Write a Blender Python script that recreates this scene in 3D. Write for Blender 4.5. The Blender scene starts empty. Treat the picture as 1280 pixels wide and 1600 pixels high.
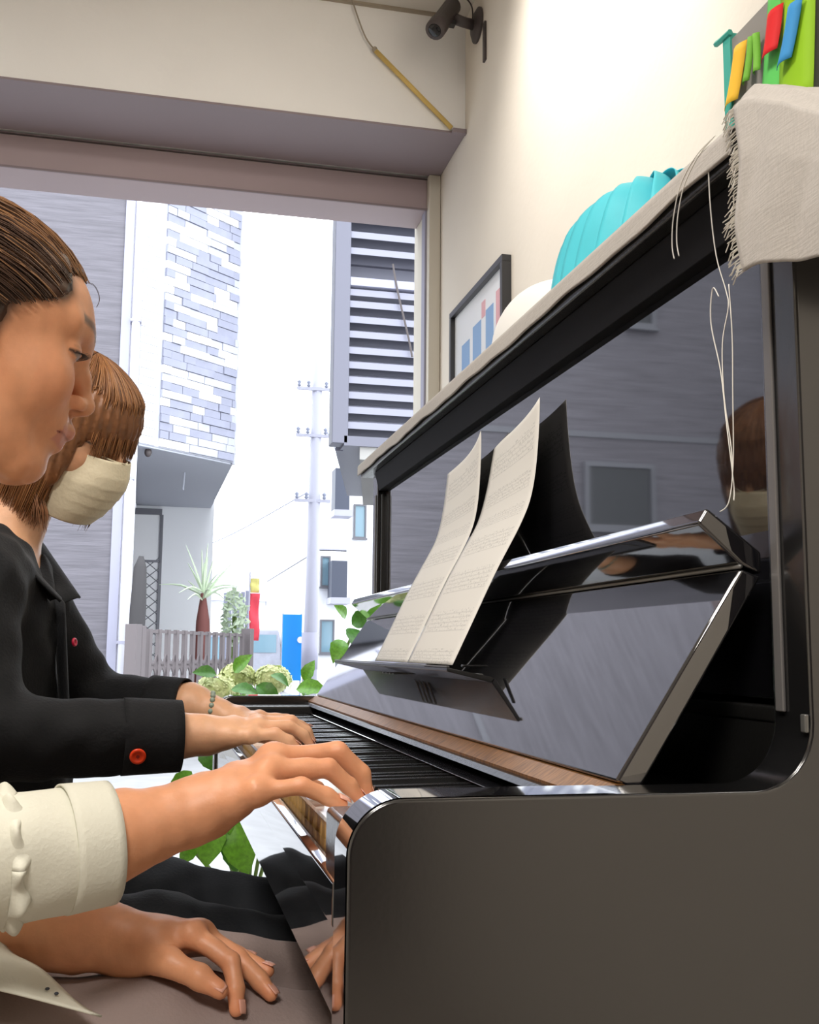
import bpy, bmesh, math, random
import numpy as np
from mathutils import Vector, Matrix, noise
random.seed(7); np.random.seed(7)
SC = bpy.context.scene
COL = SC.collection
R = math.radians

# ------------------------------------------------------------------ camera
def cam_setup():
    f, yaw, pit, rol = 1676.0, .2279, .1294, .009
    cy, sy, cp, sp = math.cos(yaw), math.sin(yaw), math.cos(pit), math.sin(pit)
    fwd = Vector((sy*cp, cy*cp, sp)); right = Vector((cy, -sy, 0)); up = right.cross(fwd)
    r = math.cos(rol)*right + math.sin(rol)*up; u = -math.sin(rol)*right + math.cos(rol)*up
    cd = bpy.data.cameras.new('camera'); co = bpy.data.objects.new('camera', cd); COL.objects.link(co)
    co.matrix_world = Matrix(((r.x, u.x, -fwd.x, -.112), (r.y, u.y, -fwd.y, -.634), (r.z, u.z, -fwd.z, .8535), (0, 0, 0, 1)))
    cd.sensor_fit = 'HORIZONTAL'; cd.sensor_width = 36; cd.lens = 36*f/1280
    cd.clip_start = .02; cd.clip_end = 300
    SC.camera = co
cam_setup()
# ------------------------------------------------------------------ world (even overcast sky)
w = bpy.data.worlds.new('overcast_sky'); SC.world = w; w.use_nodes = True
bg = w.node_tree.nodes['Background']; bg.inputs[0].default_value = (.90, .95, 1.0, 1); bg.inputs[1].default_value = 4.6
# ------------------------------------------------------------------ exposure
vs = SC.view_settings
vs.view_transform = 'Standard'; vs.look = 'None'; vs.gamma = 1; vs.use_curve_mapping = False; vs.exposure = 0.0
SC.display_settings.display_device = 'sRGB'
ROOM_LAMP_W, SPOT_W = (25, 52), 46

# ------------------------------------------------------------------ materials
def L(r, g, b):
    def f(c):
        c /= 255.0
        return c/12.92 if c <= .04045 else ((c+.055)/1.055)**2.4
    return (f(r), f(g), f(b))
MATS = {}
def mat(name, col, rough=.5, metal=0, spec=.5, ior=1.5, var=None, bump=None, attr=None, sss=0, coat=0, emit=None, trans=0, alpha=1, sheen=0):
    m = bpy.data.materials.new(name); m.use_nodes = True
    nt = m.node_tree; b = nt.nodes['Principled BSDF']; I = b.inputs
    I['Base Color'].default_value = (*col, 1); I['Roughness'].default_value = rough; I['Metallic'].default_value = metal
    I['IOR'].default_value = ior; I['Specular IOR Level'].default_value = spec
    if sss: I['Subsurface Weight'].default_value = sss; I['Subsurface Radius'].default_value = (1, .4, .2); I['Subsurface Scale'].default_value = .012
    if coat: I['Coat Weight'].default_value = coat; I['Coat Roughness'].default_value = .03
    if trans: I['Transmission Weight'].default_value = trans
    if sheen: I['Sheen Weight'].default_value = sheen
    if alpha < 1: I['Alpha'].default_value = alpha
    if emit: I['Emission Color'].default_value = (*emit[0], 1); I['Emission Strength'].default_value = emit[1]
    tc = None
    def coords(stretch):
        nonlocal tc
        if tc is None: tc = nt.nodes.new('ShaderNodeTexCoord')
        mp = nt.nodes.new('ShaderNodeMapping'); mp.inputs['Scale'].default_value = stretch
        nt.links.new(tc.outputs['Object'], mp.inputs['Vector']); return mp.outputs['Vector']
    if attr:
        a = nt.nodes.new('ShaderNodeAttribute'); a.attribute_name = attr; nt.links.new(a.outputs['Color'], I['Base Color'])
    if var:
        sc, amt, st = var[0], var[1], (var[2] if len(var) > 2 else (1, 1, 1))
        n = nt.nodes.new('ShaderNodeTexNoise'); n.inputs['Scale'].default_value = sc; n.inputs['Detail'].default_value = 4
        nt.links.new(coords(st), n.inputs['Vector'])
        mr = nt.nodes.new('ShaderNodeMapRange'); mr.inputs['From Min'].default_value = .3; mr.inputs['From Max'].default_value = .7
        mr.inputs['To Min'].default_value = 1-amt; mr.inputs['To Max'].default_value = 1+amt
        nt.links.new(n.outputs['Fac'], mr.inputs['Value'])
        mx = nt.nodes.new('ShaderNodeVectorMath'); mx.operation = 'SCALE'
        if attr: nt.links.new(a.outputs['Color'], mx.inputs[0])
        else: mx.inputs[0].default_value = col
        nt.links.new(mr.outputs['Result'], mx.inputs['Scale']); nt.links.new(mx.outputs['Vector'], I['Base Color'])
    if bump:
        sc, stg, st = bump[0], bump[1], (bump[2] if len(bump) > 2 else (1, 1, 1))
        n = nt.nodes.new('ShaderNodeTexNoise'); n.inputs['Scale'].default_value = sc; n.inputs['Detail'].default_value = 5
        nt.links.new(coords(st), n.inputs['Vector'])
        bp = nt.nodes.new('ShaderNodeBump'); bp.inputs['Strength'].default_value = stg; bp.inputs['Distance'].default_value = .01
        nt.links.new(n.outputs['Fac'], bp.inputs['Height']); nt.links.new(bp.outputs['Normal'], I['Normal'])
    MATS[name] = m
    return m
M = MATS
mat('plaster', L(220, 213, 202), .85, var=(3, .03), bump=(60, .05))
mat('plaster_beam', L(242, 242, 242), .85, var=(2, .04), bump=(40, .1))
mat('ceiling_paint', L(210, 206, 200), .9)
mat('floor_tile', L(150, 140, 130), .5, var=(5, .1))
mat('lintel_metal', L(138, 126, 132), .55, var=(2, .05))
mat('shutter_metal', L(172, 156, 160), .5, var=(2, .05))
mat('jamb_paint', L(205, 200, 188), .6)
mat('lacquer', (.008, .008, .010), .035, ior=1.75, coat=1.0)
mat('matte_black', (.006, .006, .008), .7, spec=.2)
mat('lacquer_bright', (.010, .010, .012), .04, ior=2.1, coat=1.0)
mat('dark_panelling', L(62, 50, 44), .6, var=(4, .15, (6, 1, .6)))
mat('side_black', (.008, .008, .0085), .2, ior=1.75, coat=.7, bump=(260, .006))
MATS['side_black'].node_tree.nodes['Principled BSDF'].inputs['Coat Roughness'].default_value = .16
mat('satin_black', (.017, .0168, .0165), .33, ior=1.5, bump=(260, .03))
mat('worn_black', (.02, .02, .02), .22, ior=1.5, bump=(180, .05))
mat('ivory', L(235, 233, 226), .12)
mat('ebony', (.012, .012, .013), .25)
mat('key_wood', L(190, 150, 88), .5, var=(30, .25, (4, 1, 1)))
mat('brass', L(150, 106, 62), .4, .7, var=(60, .45, (1, 5, 1)))
mat('felt_red', L(80, 20, 25), .9)
mat('steel', L(190, 190, 195), .25, 1.0)
mat('worn_edge', L(120, 120, 118), .35, .6)
mat('paper', L(240, 238, 230), .7)
mat('cloth_cream', L(176, 171, 165), .9, var=(160, .07, (1, 5, 1)), bump=(300, .12, (1, .25, 2)), sheen=.2)
mat('thread', L(225, 222, 215), .8)
mat('white_fabric', L(245, 244, 240), .85)
mat('turquoise', L(84, 210, 226), .6, var=(14, .06))
mat('frame_black', (.02, .02, .022), .35)
mat('print_white', L(225, 228, 232), .3)
mat('print_blue', L(120, 160, 205), .3)
mat('print_pink', L(215, 160, 165), .3)
mat('dark_plastic', L(70, 62, 62), .45)
mat('glass_dark', (.01, .01, .012), .05)
mat('yellow_rod', L(214, 184, 108), .5)
mat('glint_grey', L(112, 110, 110), .3, .3)
mat('cord', L(160, 150, 135), .7)
mat('board_grey', L(140, 136, 132), .8)
mat('teal', L(60, 165, 150), .6)
for n, c in (('card_green', (96, 205, 96)), ('card_lime', (150, 200, 20)), ('card_red', (225, 25, 30)), ('card_blue', (60, 150, 215)), ('card_yellow', (245, 190, 50)), ('card_purple', (190, 165, 225)), ('card_leaf', (120, 185, 60))):
    mat(n, L(*c), .7)
mat('skin', (.6, .35, .25), .45, attr='Col', sss=.12, var=(90, .05), bump=(420, .05))
mat('hair_brown', L(70, 48, 36), .42, var=(50, .35, (1, 1, 1)))
mat('hair_light', L(138, 100, 68), .38)
mat('hair_auburn', L(126, 82, 50), .4, var=(40, .25))
mat('hair_auburn_light', L(160, 110, 68), .36)
mat('black_cloth', (.008, .0088, .011), .8, spec=.3, sheen=.04, bump=(250, .15))
mat('black_trouser', (.011, .013, .017), .8, spec=.3, sheen=.06, bump=(250, .15))
mat('cream_shirt', L(216, 215, 200), .85, bump=(300, .1))
mat('grey_trouser', L(146, 130, 126), .85, bump=(300, .15), var=(8, .06))
mat('button_orange', L(235, 65, 20), .35)
mat('button_hole', L(150, 30, 8), .5)
mat('button_red', L(190, 20, 60), .35)
mat('button_cream', L(225, 222, 205), .3)
mat('dark_print', L(60, 65, 75), .8)
mat('mask_cream', L(240, 229, 200), .85, bump=(200, .1))
mat('bead', L(150, 165, 150), .2)
mat('bench_leather', (.02, .02, .021), .45)
mat('shoe', (.02, .018, .018), .4)
# outdoors
mat('asphalt', L(150, 150, 152), .9, var=(6, .08))
mat('siding', L(102, 99, 106), .8, var=(3.0, .16, (.8, 1, 10)), bump=(3.2, .9, (.8, 1, 10)))
mat('siding_trim', L(150, 150, 168), .6)
mat('pipe_white', L(235, 235, 245), .5)
mat('win_dark', (.02, .022, .028), .08)
mat('win_frame', L(105, 105, 112), .5)
mat('brick_white', L(238, 238, 240), .85)
mat('brick_grey', L(136, 138, 154), .85, var=(6, .1))
mat('brick_mid', L(164, 166, 178), .85, var=(6, .1))
mat('mortar', L(168, 170, 180), .9)
mat('soffit', L(175, 178, 188), .85)
mat('white_wall', L(240, 241, 244), .85)
mat('gate_metal', L(104, 97, 99), .5, .3)
mat('louver_metal', L(98, 98, 110), .45, .2)
mat('louver_slat', L(128, 128, 142), .4, .2)
mat('louver_base', L(150, 148, 145), .8)
mat('pole_grey', L(172, 172, 186), .8)
mat('sign_blue', L(0, 140, 225), .5)
mat('banner_red', L(225, 70, 85), .7)
mat('banner_yellow', L(225, 215, 130), .7)
mat('fence_grey', L(140, 145, 165), .7)
mat('tint_glass', L(120, 150, 165), .1)
mat('balcony_dark', L(70, 75, 90), .6)
mat('leaf', L(100, 160, 38), .45, var=(12, .25))
mat('leaf_dark', L(68, 126, 38), .45, var=(12, .25))
mat('stem', L(95, 120, 55), .6)
mat('bloom', L(214, 222, 168), .8)
mat('yucca_leaf', L(190, 205, 178), .6)
mat('yucca_trunk', L(95, 52, 48), .8)
mat('pot', L(120, 110, 105), .8)
mat('dark_cover', L(60, 58, 60), .8)

# ------------------------------------------------------------------ object helpers
def tag(o, label=None, cat=None, group=None, kind=None):
    if label: o['label'] = label
    if cat: o['category'] = cat
    if group: o['group'] = group
    if kind: o['kind'] = kind
    return o
def empty(name, loc=(0, 0, 0), label=None, cat=None, group=None, rz=0):
    o = bpy.data.objects.new(name, None); COL.objects.link(o); o.location = loc; o.rotation_euler.z = rz
    o.empty_display_size = .05
    return tag(o, label, cat, group)
def link(name, me, m, parent=None, smooth=False, bevel=0, segs=2, local=False):
    o = bpy.data.objects.new(name, me); COL.objects.link(o)
    if m is not None:
        me.materials.append(M[m] if isinstance(m, str) else m)
    if smooth: me.polygons.foreach_set('use_smooth', [True]*len(me.polygons))
    if parent is not None:
        o.parent = parent
        if not local:
            wm = Matrix.Identity(4); q = parent
            while q is not None:
                wm = q.matrix_basis @ (q.matrix_parent_inverse @ wm if q.parent else wm) if False else (q.matrix_parent_inverse @ q.matrix_basis) @ wm; q = q.parent
            o.matrix_parent_inverse = wm.inverted()
    if bevel:
        bm = o.modifiers.new('bevel', 'BEVEL'); bm.width = bevel; bm.segments = segs; bm.limit_method = 'ANGLE'; bm.angle_limit = R(40)
        me.polygons.foreach_set('use_smooth', [True]*len(me.polygons))
        wn = o.modifiers.new('wn', 'WEIGHTED_NORMAL'); wn.keep_sharp = True
    return o
class MB:
    def __init__(s): s.v = []; s.f = []
    def add(s, vs, fs):
        n = len(s.v); s.v += [tuple(p) for p in vs]; s.f += [tuple(i+n for i in f) for f in fs]; return s
    def box(s, x0, x1, y0, y1, z0, z1):
        return s.add([(x0, y0, z0), (x1, y0, z0), (x1, y1, z0), (x0, y1, z0), (x0, y0, z1), (x1, y0, z1), (x1, y1, z1), (x0, y1, z1)],
                     [(0, 3, 2, 1), (4, 5, 6, 7), (0, 1, 5, 4), (1, 2, 6, 5), (2, 3, 7, 6), (3, 0, 4, 7)])
    def prism_y(s, poly, y0, y1):       # poly in (x,z)
        n = len(poly)
        vs = [(x, y0, z) for x, z in poly]+[(x, y1, z) for x, z in poly]
        fs = [tuple(range(n)), tuple(range(2*n-1, n-1, -1))]+[(i, n+i, n+(i+1) % n, (i+1) % n) for i in range(n)]
        return s.add(vs, fs)
    def prism_z(s, poly, z0, z1):       # poly in (x,y)
        n = len(poly)
        vs = [(x, y, z0) for x, y in poly]+[(x, y, z1) for x, y in poly]
        fs = [tuple(range(n-1, -1, -1)), tuple(range(n, 2*n))]+[(i, (i+1) % n, n+(i+1) % n, n+i) for i in range(n)]
        return s.add(vs, fs)
    def obox(s, a, b, wid, hgt, up=(0, 0, 1)):   # beam from a to b, width sideways, height along up
        a, b = Vector(a), Vector(b); d = (b-a).normalized(); up = Vector(up); sd = d.cross(up).normalized(); u = sd.cross(d)
        vs = [p+sd*i*wid/2+u*j*hgt/2 for p in (a, b) for i, j in ((-1, -1), (1, -1), (1, 1), (-1, 1))]
        return s.add(vs, [(0, 3, 2, 1), (4, 5, 6, 7), (0, 1, 5, 4), (1, 2, 6, 5), (2, 3, 7, 6), (3, 0, 4, 7)])
    def tube(s, pts, rad, n=6, cap=True):
        pts = [Vector(p) for p in pts]; k = len(pts)
        rs = rad if hasattr(rad, '__len__') else [rad]*k
        prev = None; base = len(s.v)
        for i, p in enumerate(pts):
            d = (pts[min(i+1, k-1)]-pts[max(i-1, 0)])
            d = d.normalized() if d.length > 1e-9 else Vector((0, 0, 1))
            if prev is None:
                a = Vector((0, 0, 1)) if abs(d.z) < .9 else Vector((1, 0, 0)); prev = d.cross(a).normalized()
            prev = (prev-d*prev.dot(d)); prev = prev.normalized() if prev.length > 1e-9 else d.orthogonal().normalized()
            q = d.cross(prev)
            for j in range(n):
                t = 2*math.pi*j/n; s.v.append(tuple(p+rs[i]*(math.cos(t)*prev+math.sin(t)*q)))
        for i in range(k-1):
            for j in range(n):
                a0 = base+i*n+j; b0 = base+i*n+(j+1) % n
                s.f.append((a0, b0, b0+n, a0+n))
        if cap:
            s.f.append(tuple(base+j for j in range(n-1, -1, -1))); s.f.append(tuple(base+(k-1)*n+j for j in range(n)))
        return s
    def lathe(s, prof, c=(0, 0, 0), n=24, ax=None):   # prof (r,z)
        base = len(s.v); k = len(prof)
        A = ax if ax is not None else Matrix.Identity(3)
        for r, z in prof:
            for j in range(n):
                t = 2*math.pi*j/n; s.v.append(tuple(Vector(c)+A @ Vector((r*math.cos(t), r*math.sin(t), z))))
        for i in range(k-1):
            for j in range(n):
                a0 = base+i*n+j; b0 = base+i*n+(j+1) % n
                s.f.append((a0, b0, b0+n, a0+n))
        s.f.append(tuple(base+j for j in range(n-1, -1, -1))); s.f.append(tuple(base+(k-1)*n+j for j in range(n)))
        return s
    def grid(s, fn, nu, nv):
        base = len(s.v)
        for i in range(nu+1):
            for j in range(nv+1): s.v.append(tuple(fn(i/nu, j/nv)))
        for i in range(nu):
            for j in range(nv):
                a = base+i*(nv+1)+j; s.f.append((a, a+nv+1, a+nv+2, a+1))
        return s
    def ball(s, c, r, n=8, m=6, ry=None, rz=None):
        base = len(s.v); ry = ry or r; rz = rz or r
        for i in range(m+1):
            a = math.pi*i/m
            for j in range(n):
                t = 2*math.pi*j/n; s.v.append((c[0]+r*math.sin(a)*math.cos(t), c[1]+ry*math.sin(a)*math.sin(t), c[2]+rz*math.cos(a)))
        for i in range(m):
            for j in range(n):
                a0 = base+i*n+j; b0 = base+i*n+(j+1) % n; s.f.append((a0, a0+n, b0+n, b0))
        return s
    def mesh(s, name='m'):
        me = bpy.data.meshes.new(name); me.from_pydata(s.v, [], s.f); me.update()
        return me
    def build(s, name, m, parent=None, **k):
        me = s.mesh(name)
        if k.pop('fix', True):
            b = bmesh.new(); b.from_mesh(me); bmesh.ops.recalc_face_normals(b, faces=b.faces); b.to_mesh(me); b.free()
        return link(name, me, m, parent, **k)
def solid(o, t, off=0):
    m = o.modifiers.new('solid', 'SOLIDIFY'); m.thickness = t; m.offset = off; return o
def spline(pts, n=8):
    P = [Vector(p) for p in pts]; out = []
    for i in range(len(P)-1):
        p0 = P[max(i-1, 0)]; p1 = P[i]; p2 = P[i+1]; p3 = P[min(i+2, len(P)-1)]
        for j in range(n):
            t = j/n
            out.append(.5*((2*p1)+(-p0+p2)*t+(2*p0-5*p1+4*p2-p3)*t*t+(-p0+3*p1-3*p2+p3)*t**3))
    out.append(P[-1]); return out
def struct(o): o['kind'] = 'structure'; return o

# ------------------------------------------------------------------ room shell
XW = .639
struct(MB().box(-2.7, XW+.15, -2.6, 2.6, -.12, 0).build('floor', 'floor_tile'))
struct(MB().box(-2.7, XW+.15, -2.6, 2.42, 2.56, 2.70).build('ceiling', 'ceiling_paint'))
struct(MB().box(XW, XW+.15, -2.6, 2.42, 0, 2.56).build('wall_right', 'plaster'))
struct(MB().box(-2.85, -2.7, -2.6, 2.42, 0, 2.56).build('wall_left', 'plaster'))
struct(MB().box(-2.85, XW+.15, -2.75, -2.6, 0, 2.56).build('wall_back', 'dark_panelling'))
wf = struct(MB().box(-2.7, XW, 1.983, 2.42, 2.232, 2.56).build('wall_front', 'plaster_beam'))
struct(MB().box(-2.7, -1.75, 2.26, 2.42, 0, 2.232).build('wall_front_side', 'plaster'))
# soffit sheet, shutter housing, jamb
so = struct(MB().box(-2.7, XW-.002, 1.981, 2.25, 2.2265, 2.233).build('trim_1', 'lintel_metal', bevel=.001))
sh = struct(MB().box(-1.75, .604, 2.262, 2.40, 2.125, 2.2265).build('trim_2', 'shutter_metal', bevel=.002))
MB().box(-1.75, .604, 2.2595, 2.262, 2.2185, 2.2225).build('seam', 'dark_plastic', sh)
MB().box(-1.75, .604, 2.2575, 2.262, 2.125, 2.131).build('bottom_rail', 'lintel_metal', sh)
jb = struct(MB().box(.604, XW-.0005, 2.235, 2.42, 0, 2.2265).build('trim_3', 'jamb_paint', bevel=.003))
MB().box(.598, .604, 2.262, 2.30, 0, 2.125).build('guide_rail', 'siding_trim', jb)
MB().prism_y([(.612, 2.2268), (XW-.001, 2.2268), (XW-.001, 2.2310), (.612, 2.2310)], 1.975, 2.2345).build('corner_cap', 'lintel_metal', so)
struct(MB().box(.600, XW-.001, 1.966, 1.981, 2.2225, 2.2355).build('trim_4', 'lintel_metal', bevel=.001))
# ceiling edge moulding against the beam
struct(MB().box(-2.7, XW-.001, 1.972, 1.983, 2.5535, 2.56).build('trim_5', 'cord'))

# ------------------------------------------------------------------ lamps (fixtures above the frame; the back panel is added fill)
def ceiling_panel(x, y, label, watts):
    e = empty('ceiling_light', (x, y, 2.56), label, 'lamp', 'ceiling lights of the room')
    MB().box(x-.34, x+.34, y-.34, y+.34, 2.51, 2.5595).build('housing', 'siding_trim', e, bevel=.004)
    d = mat('diffuser_glow', (1, .96, .9), .5, emit=((1, .93, .84), 4.0)) if 'diffuser_glow' not in M else M['diffuser_glow']
    MB().box(x-.31, x+.31, y-.31, y+.31, 2.505, 2.5105).build('diffuser', d, e)
    ld = bpy.data.lights.new('ceiling_area', 'AREA'); ld.shape = 'SQUARE'; ld.size = .6; ld.energy = watts; ld.color = (1, .94, .87)
    lo = bpy.data.objects.new('ceiling_area', ld); COL.objects.link(lo); lo.location = (x, y, 2.50); lo.parent = e; lo.matrix_parent_inverse = Matrix.Translation((-x, -y, -2.56))
ceiling_panel(-.75, .15, 'square ceiling light panel above the pianists', ROOM_LAMP_W[0])
ceiling_panel(-.60, -1.55, 'added unseen fill light panel near the back wall', ROOM_LAMP_W[1])  # unseen panel added behind the camera to brighten faces and hands
def wall_spot(loc, target):
    e = empty('ceiling_spotlight', (loc[0], loc[1], 2.56), 'small round ceiling spotlight washing the right wall', 'lamp')
    l = Vector(loc); t = Vector(target); d = (t-l).normalized()
    A = d.to_track_quat('Z', 'Y').to_matrix()
    MB().lathe([(.004, -.10), (.03, -.098), (.04, -.06), (.045, .0), (.042, 0), (.036, -.05), (.0, -.055)], l, 20, A).build('shade', 'siding_trim', e, smooth=True)
    MB().tube([(loc[0], loc[1], 2.56), (loc[0], loc[1], 2.50), tuple(l-d*.09)], .008, 8).build('stem', 'siding_trim', e)
    ld = bpy.data.lights.new('wall_wash', 'SPOT'); ld.energy = SPOT_W; ld.color = (1, .95, .88); ld.spot_size = R(112); ld.spot_blend = .55; ld.shadow_soft_size = .03
    lo = bpy.data.objects.new('wall_wash', ld); COL.objects.link(lo)
    lo.matrix_world = Matrix.Translation(l+d*.005) @ d.to_track_quat('-Z', 'Y').to_matrix().to_4x4()
    lo.parent = e; lo.matrix_parent_inverse = Matrix.Translation((-loc[0], -loc[1], -2.56))
wall_spot((.27, 1.00, 2.45), (.639, 1.05, 2.22))

# ------------------------------------------------------------------ upright piano
PL = 1.5
piano = empty('upright_piano', (.3, .75, 0), 'glossy black upright piano with open fallboard against the right wall', 'piano')
def side_poly():
    p = [(.306, .0), (.306, .56), (.03, .595), (.006, .605), (0, .62)]+[(.033-.033*math.cos(R(9*i)), .734+.033*math.sin(R(9*i))) for i in range(11)]
    for i in range(9):
        a = R(90*i/8); p.append((.264+.042*math.sin(a), .809-.042*math.cos(a)))
    p += [(.306, 1.209), (.618, 1.209), (.618, 0)]
    return p
for y0, y1 in ((0, .045), (1.455, 1.5)):
    o = MB().prism_y(side_poly(), y0, y1).build('side_panel', 'side_black', piano, bevel=.0025, segs=3)
    # glossy lacquered band that wraps the front and top edge of the arm
    pts = [(0, .61)]+[(.033-.033*math.cos(R(6*i)), .734+.033*math.sin(R(6*i))) for i in range(16)]+[(.17, .767)]
    b = MB()
    def edge(u, v):
        i = int(round(u*(len(pts)-1))); x, z = pts[i]; x0, z0 = pts[max(i-1, 0)]; x2, z2 = pts[min(i+1, len(pts)-1)]
        dx, dz = x2-x0, z2-z0; l = math.hypot(dx, dz)
        return (x-dz/l*.0006, y0+.0022+(y1-y0-.0044)*v, z+dx/l*.0006)
    b.grid(edge, len(pts)-1, 1)
    b.build('arm_edge', 'lacquer', o, smooth=True)
MB().box(.284, .638, -.012, 1.527, 1.2095, 1.231).build('lid', 'worn_black', piano, bevel=.004)
MB().prism_y([(.3000, 1.209), (.3085, 1.173), (.335, 1.173), (.335, 1.209)], .046, 1.454).build('top_rail', 'matte_black', piano, bevel=.001)
up = MB().box(.320, .332, .055, 1.445, .822, 1.173).build('upper_panel', 'lacquer', piano, bevel=.0015)
for y0 in (.046, 1.446):
    MB().box(.313, .33, y0, y0+.008, .818, 1.166).build('stile', 'satin_black', piano, bevel=.002)
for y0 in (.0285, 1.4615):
    MB().box(.3035, .3062, y0, y0+.010, .815, 1.165).build('glint_bead', 'glint_grey', piano, bevel=.001)  # grey bead stands in for the bright line reflected at the panel gap
MB().box(.311, .335, .046, 1.454, .806, .8175).build('bottom_rail', 'satin_black', piano, bevel=.002)
MB().box(.312, .60, .046, 1.454, .70, .806).build('action_back', 'satin_black', piano)
MB().box(.206, .312, .046, 1.454, .70, .752).build('key_cover_bed', 'satin_black', piano)
MB().box(.600, .617, .046, 1.454, .10, 1.208).build('back_board', 'satin_black', piano)
MB().box(.235, .25, .046, 1.454, .10, .625).build('lower_panel', 'lacquer', piano)
MB().box(.20, .30, .046, 1.454, .02, .10).build('toe_rail', 'satin_black', piano, bevel=.003)
kb = MB().box(.003, .60, .0455, 1.4545, .625, .684).build('key_bed', 'lacquer_bright', piano, bevel=.003)
ks = MB().box(-.001, .018, .0455, 1.4545, .684, .712).build('key_slip', 'lacquer', piano, bevel=.002)
MB().box(.018, .165, .0455, 1.4545, .684, .692).build('key_frame', 'key_wood', piano)
for y0, y1 in ((.0455, .137), (1.363, 1.4545)):
    MB().box(.008, .205, y0, y1, .692, .745 if y0 < 1 else .752).build('key_block', 'worn_black', piano, bevel=.004)
# keys
K0, KW = .139, 1.222/52
def key_mesh(notch_lo, notch_hi):
    w = KW-.0009
    return MB().box(.0195, .0225, 0, w, .700, .7255), None
wtop = MB().box(.0185, .07, 0, KW-.0009, .7235, .727).box(.07, .188, .0015, KW-.0024, .7235, .727).mesh('key_top')
wbody = MB().box(.0195, .19, .0003, KW-.0012, .699, .7234).mesh('key_body')
for i in range(52):
    # keyboard runs from treble (near) to bass (far)
    k = link('white_key', wtop, None, piano, local=True)
    if i == 0: wtop.materials.append(M['ivory']); wbody.materials.append(M['key_wood'])
    k.matrix_parent_inverse = Matrix.Translation((-.3, -.75, 0)); k.location = (0, K0+i*KW, 0)
    b = link('key_stick', wbody, None, k, local=True)
bk = MB().prism_y([(.070, .724), (.076, .7375), (.185, .739), (.185, .724)], 0, .0105).mesh('black_key'); bk.materials.append(M['ebony'])
# white keys from the treble end: C8 B7 A7 G7 F7 E7 D7 C7 ... blacks lie between neighbours except C|B and F|E
names = ['C']+list('BAGFEDC')*7+['B', 'A']
for i in range(51):
    a, b2 = names[i], names[i+1]
    if (a, b2) in (('C', 'B'), ('F', 'E')): continue
    k = link('black_key', bk, None, piano, local=True)
    k.matrix_parent_inverse = Matrix.Translation((-.3, -.75, 0)); k.location = (0, K0+(i+1)*KW-.0057, 0)
nr = MB().prism_y([(.160, .7405), (.182, .7505), (.196, .7505), (.196, .7405)], .137, 1.363).build('name_rail', 'lacquer', piano, bevel=.001)
MB().box(.168, .196, .138, 1.362, .7395, .7403).build('felt_strip', 'felt_red', piano)
MB().prism_y([(.165, .7515), (.170, .7555), (.206, .7555), (.206, .7515)], .0455, 1.4545).build('hinge_rail', 'worn_black', piano)
hs = MB().prism_y([(.175, .7580), (.1885, .7668), (.195, .7668), (.195, .7556), (.175, .7556)], .047, 1.453).build('hinge_strip', 'brass', piano)
# fallboard: main board, folded lip, hinge beads
fb = MB().prism_y([(.190, .7685), (.2875, .914), (.3035, .9085), (.206, .7605)], .05, 1.45).build('fallboard', 'lacquer_bright', piano, bevel=.0025, segs=3)
lip = MB().prism_y([(.2880, .9165), (.2550, .9450), (.2625, .9565), (.3045, .9260), (.3040, .9100)], .05, 1.45).build('fallboard_lip', 'lacquer', fb, bevel=.0025, segs=3)
MB().tube([(.2875, .05, .9153), (.2875, 1.45, .9153)], .0016, 8).build('lip_hinge', 'worn_edge', fb, smooth=True)
shf = MB().prism_y([(.178, .8335), (.178, .8375), (.226, .8285), (.229, .8265), (.226, .8225)], .44, 1.16).build('music_shelf', 'worn_black', fb, bevel=.0008)
MB().box(.1775, .1805, .44, 1.16, .8378, .8392).build('shelf_edge', 'worn_edge', shf)
for i in range(4):
    MB().box(.186, .218, .80-.022*i, .806-.022*i, .8245, .8258).build('shelf_slot', 'worn_edge', shf)
for yy in (.50, .80, 1.10):
    MB().tube([(.2275, yy-.02, .8285), (.2275, yy+.02, .8285)], .0022, 8).build('shelf_hinge', 'worn_edge', shf)
MB().box(.196, .224, .445, .452, .838, .8405).build('shelf_stop', 'ebony', shf, bevel=.001)
MB().box(.3025, .3058, .002, .008, .803, .815).build('hook_plate', 'worn_edge', piano, bevel=.001)
# legs, castors, pedals
for y0, y1 in ((.004, .041), (1.459, 1.496)):
    MB().box(.16, .30, y0-.001, y1+.001, .025, .07).build('toe_block', 'satin_black', piano, bevel=.004)
    MB().lathe([(.004, -.012), (.022, -.012), (.022, .012), (.004, .012)], (.21, (y0+y1)/2, .022), 14, Matrix.Rotation(R(90), 3, 'X')).build('castor', 'brass', piano, smooth=True)
for y in (.66, .75, .84):
    MB().tube(spline([(.24, y, .06), (.19, y, .062), (.14, y, .055)], 4), [.008]*4+[.012]*3+[.014, .012], 8).build('pedal', 'brass', piano, smooth=True)

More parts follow.
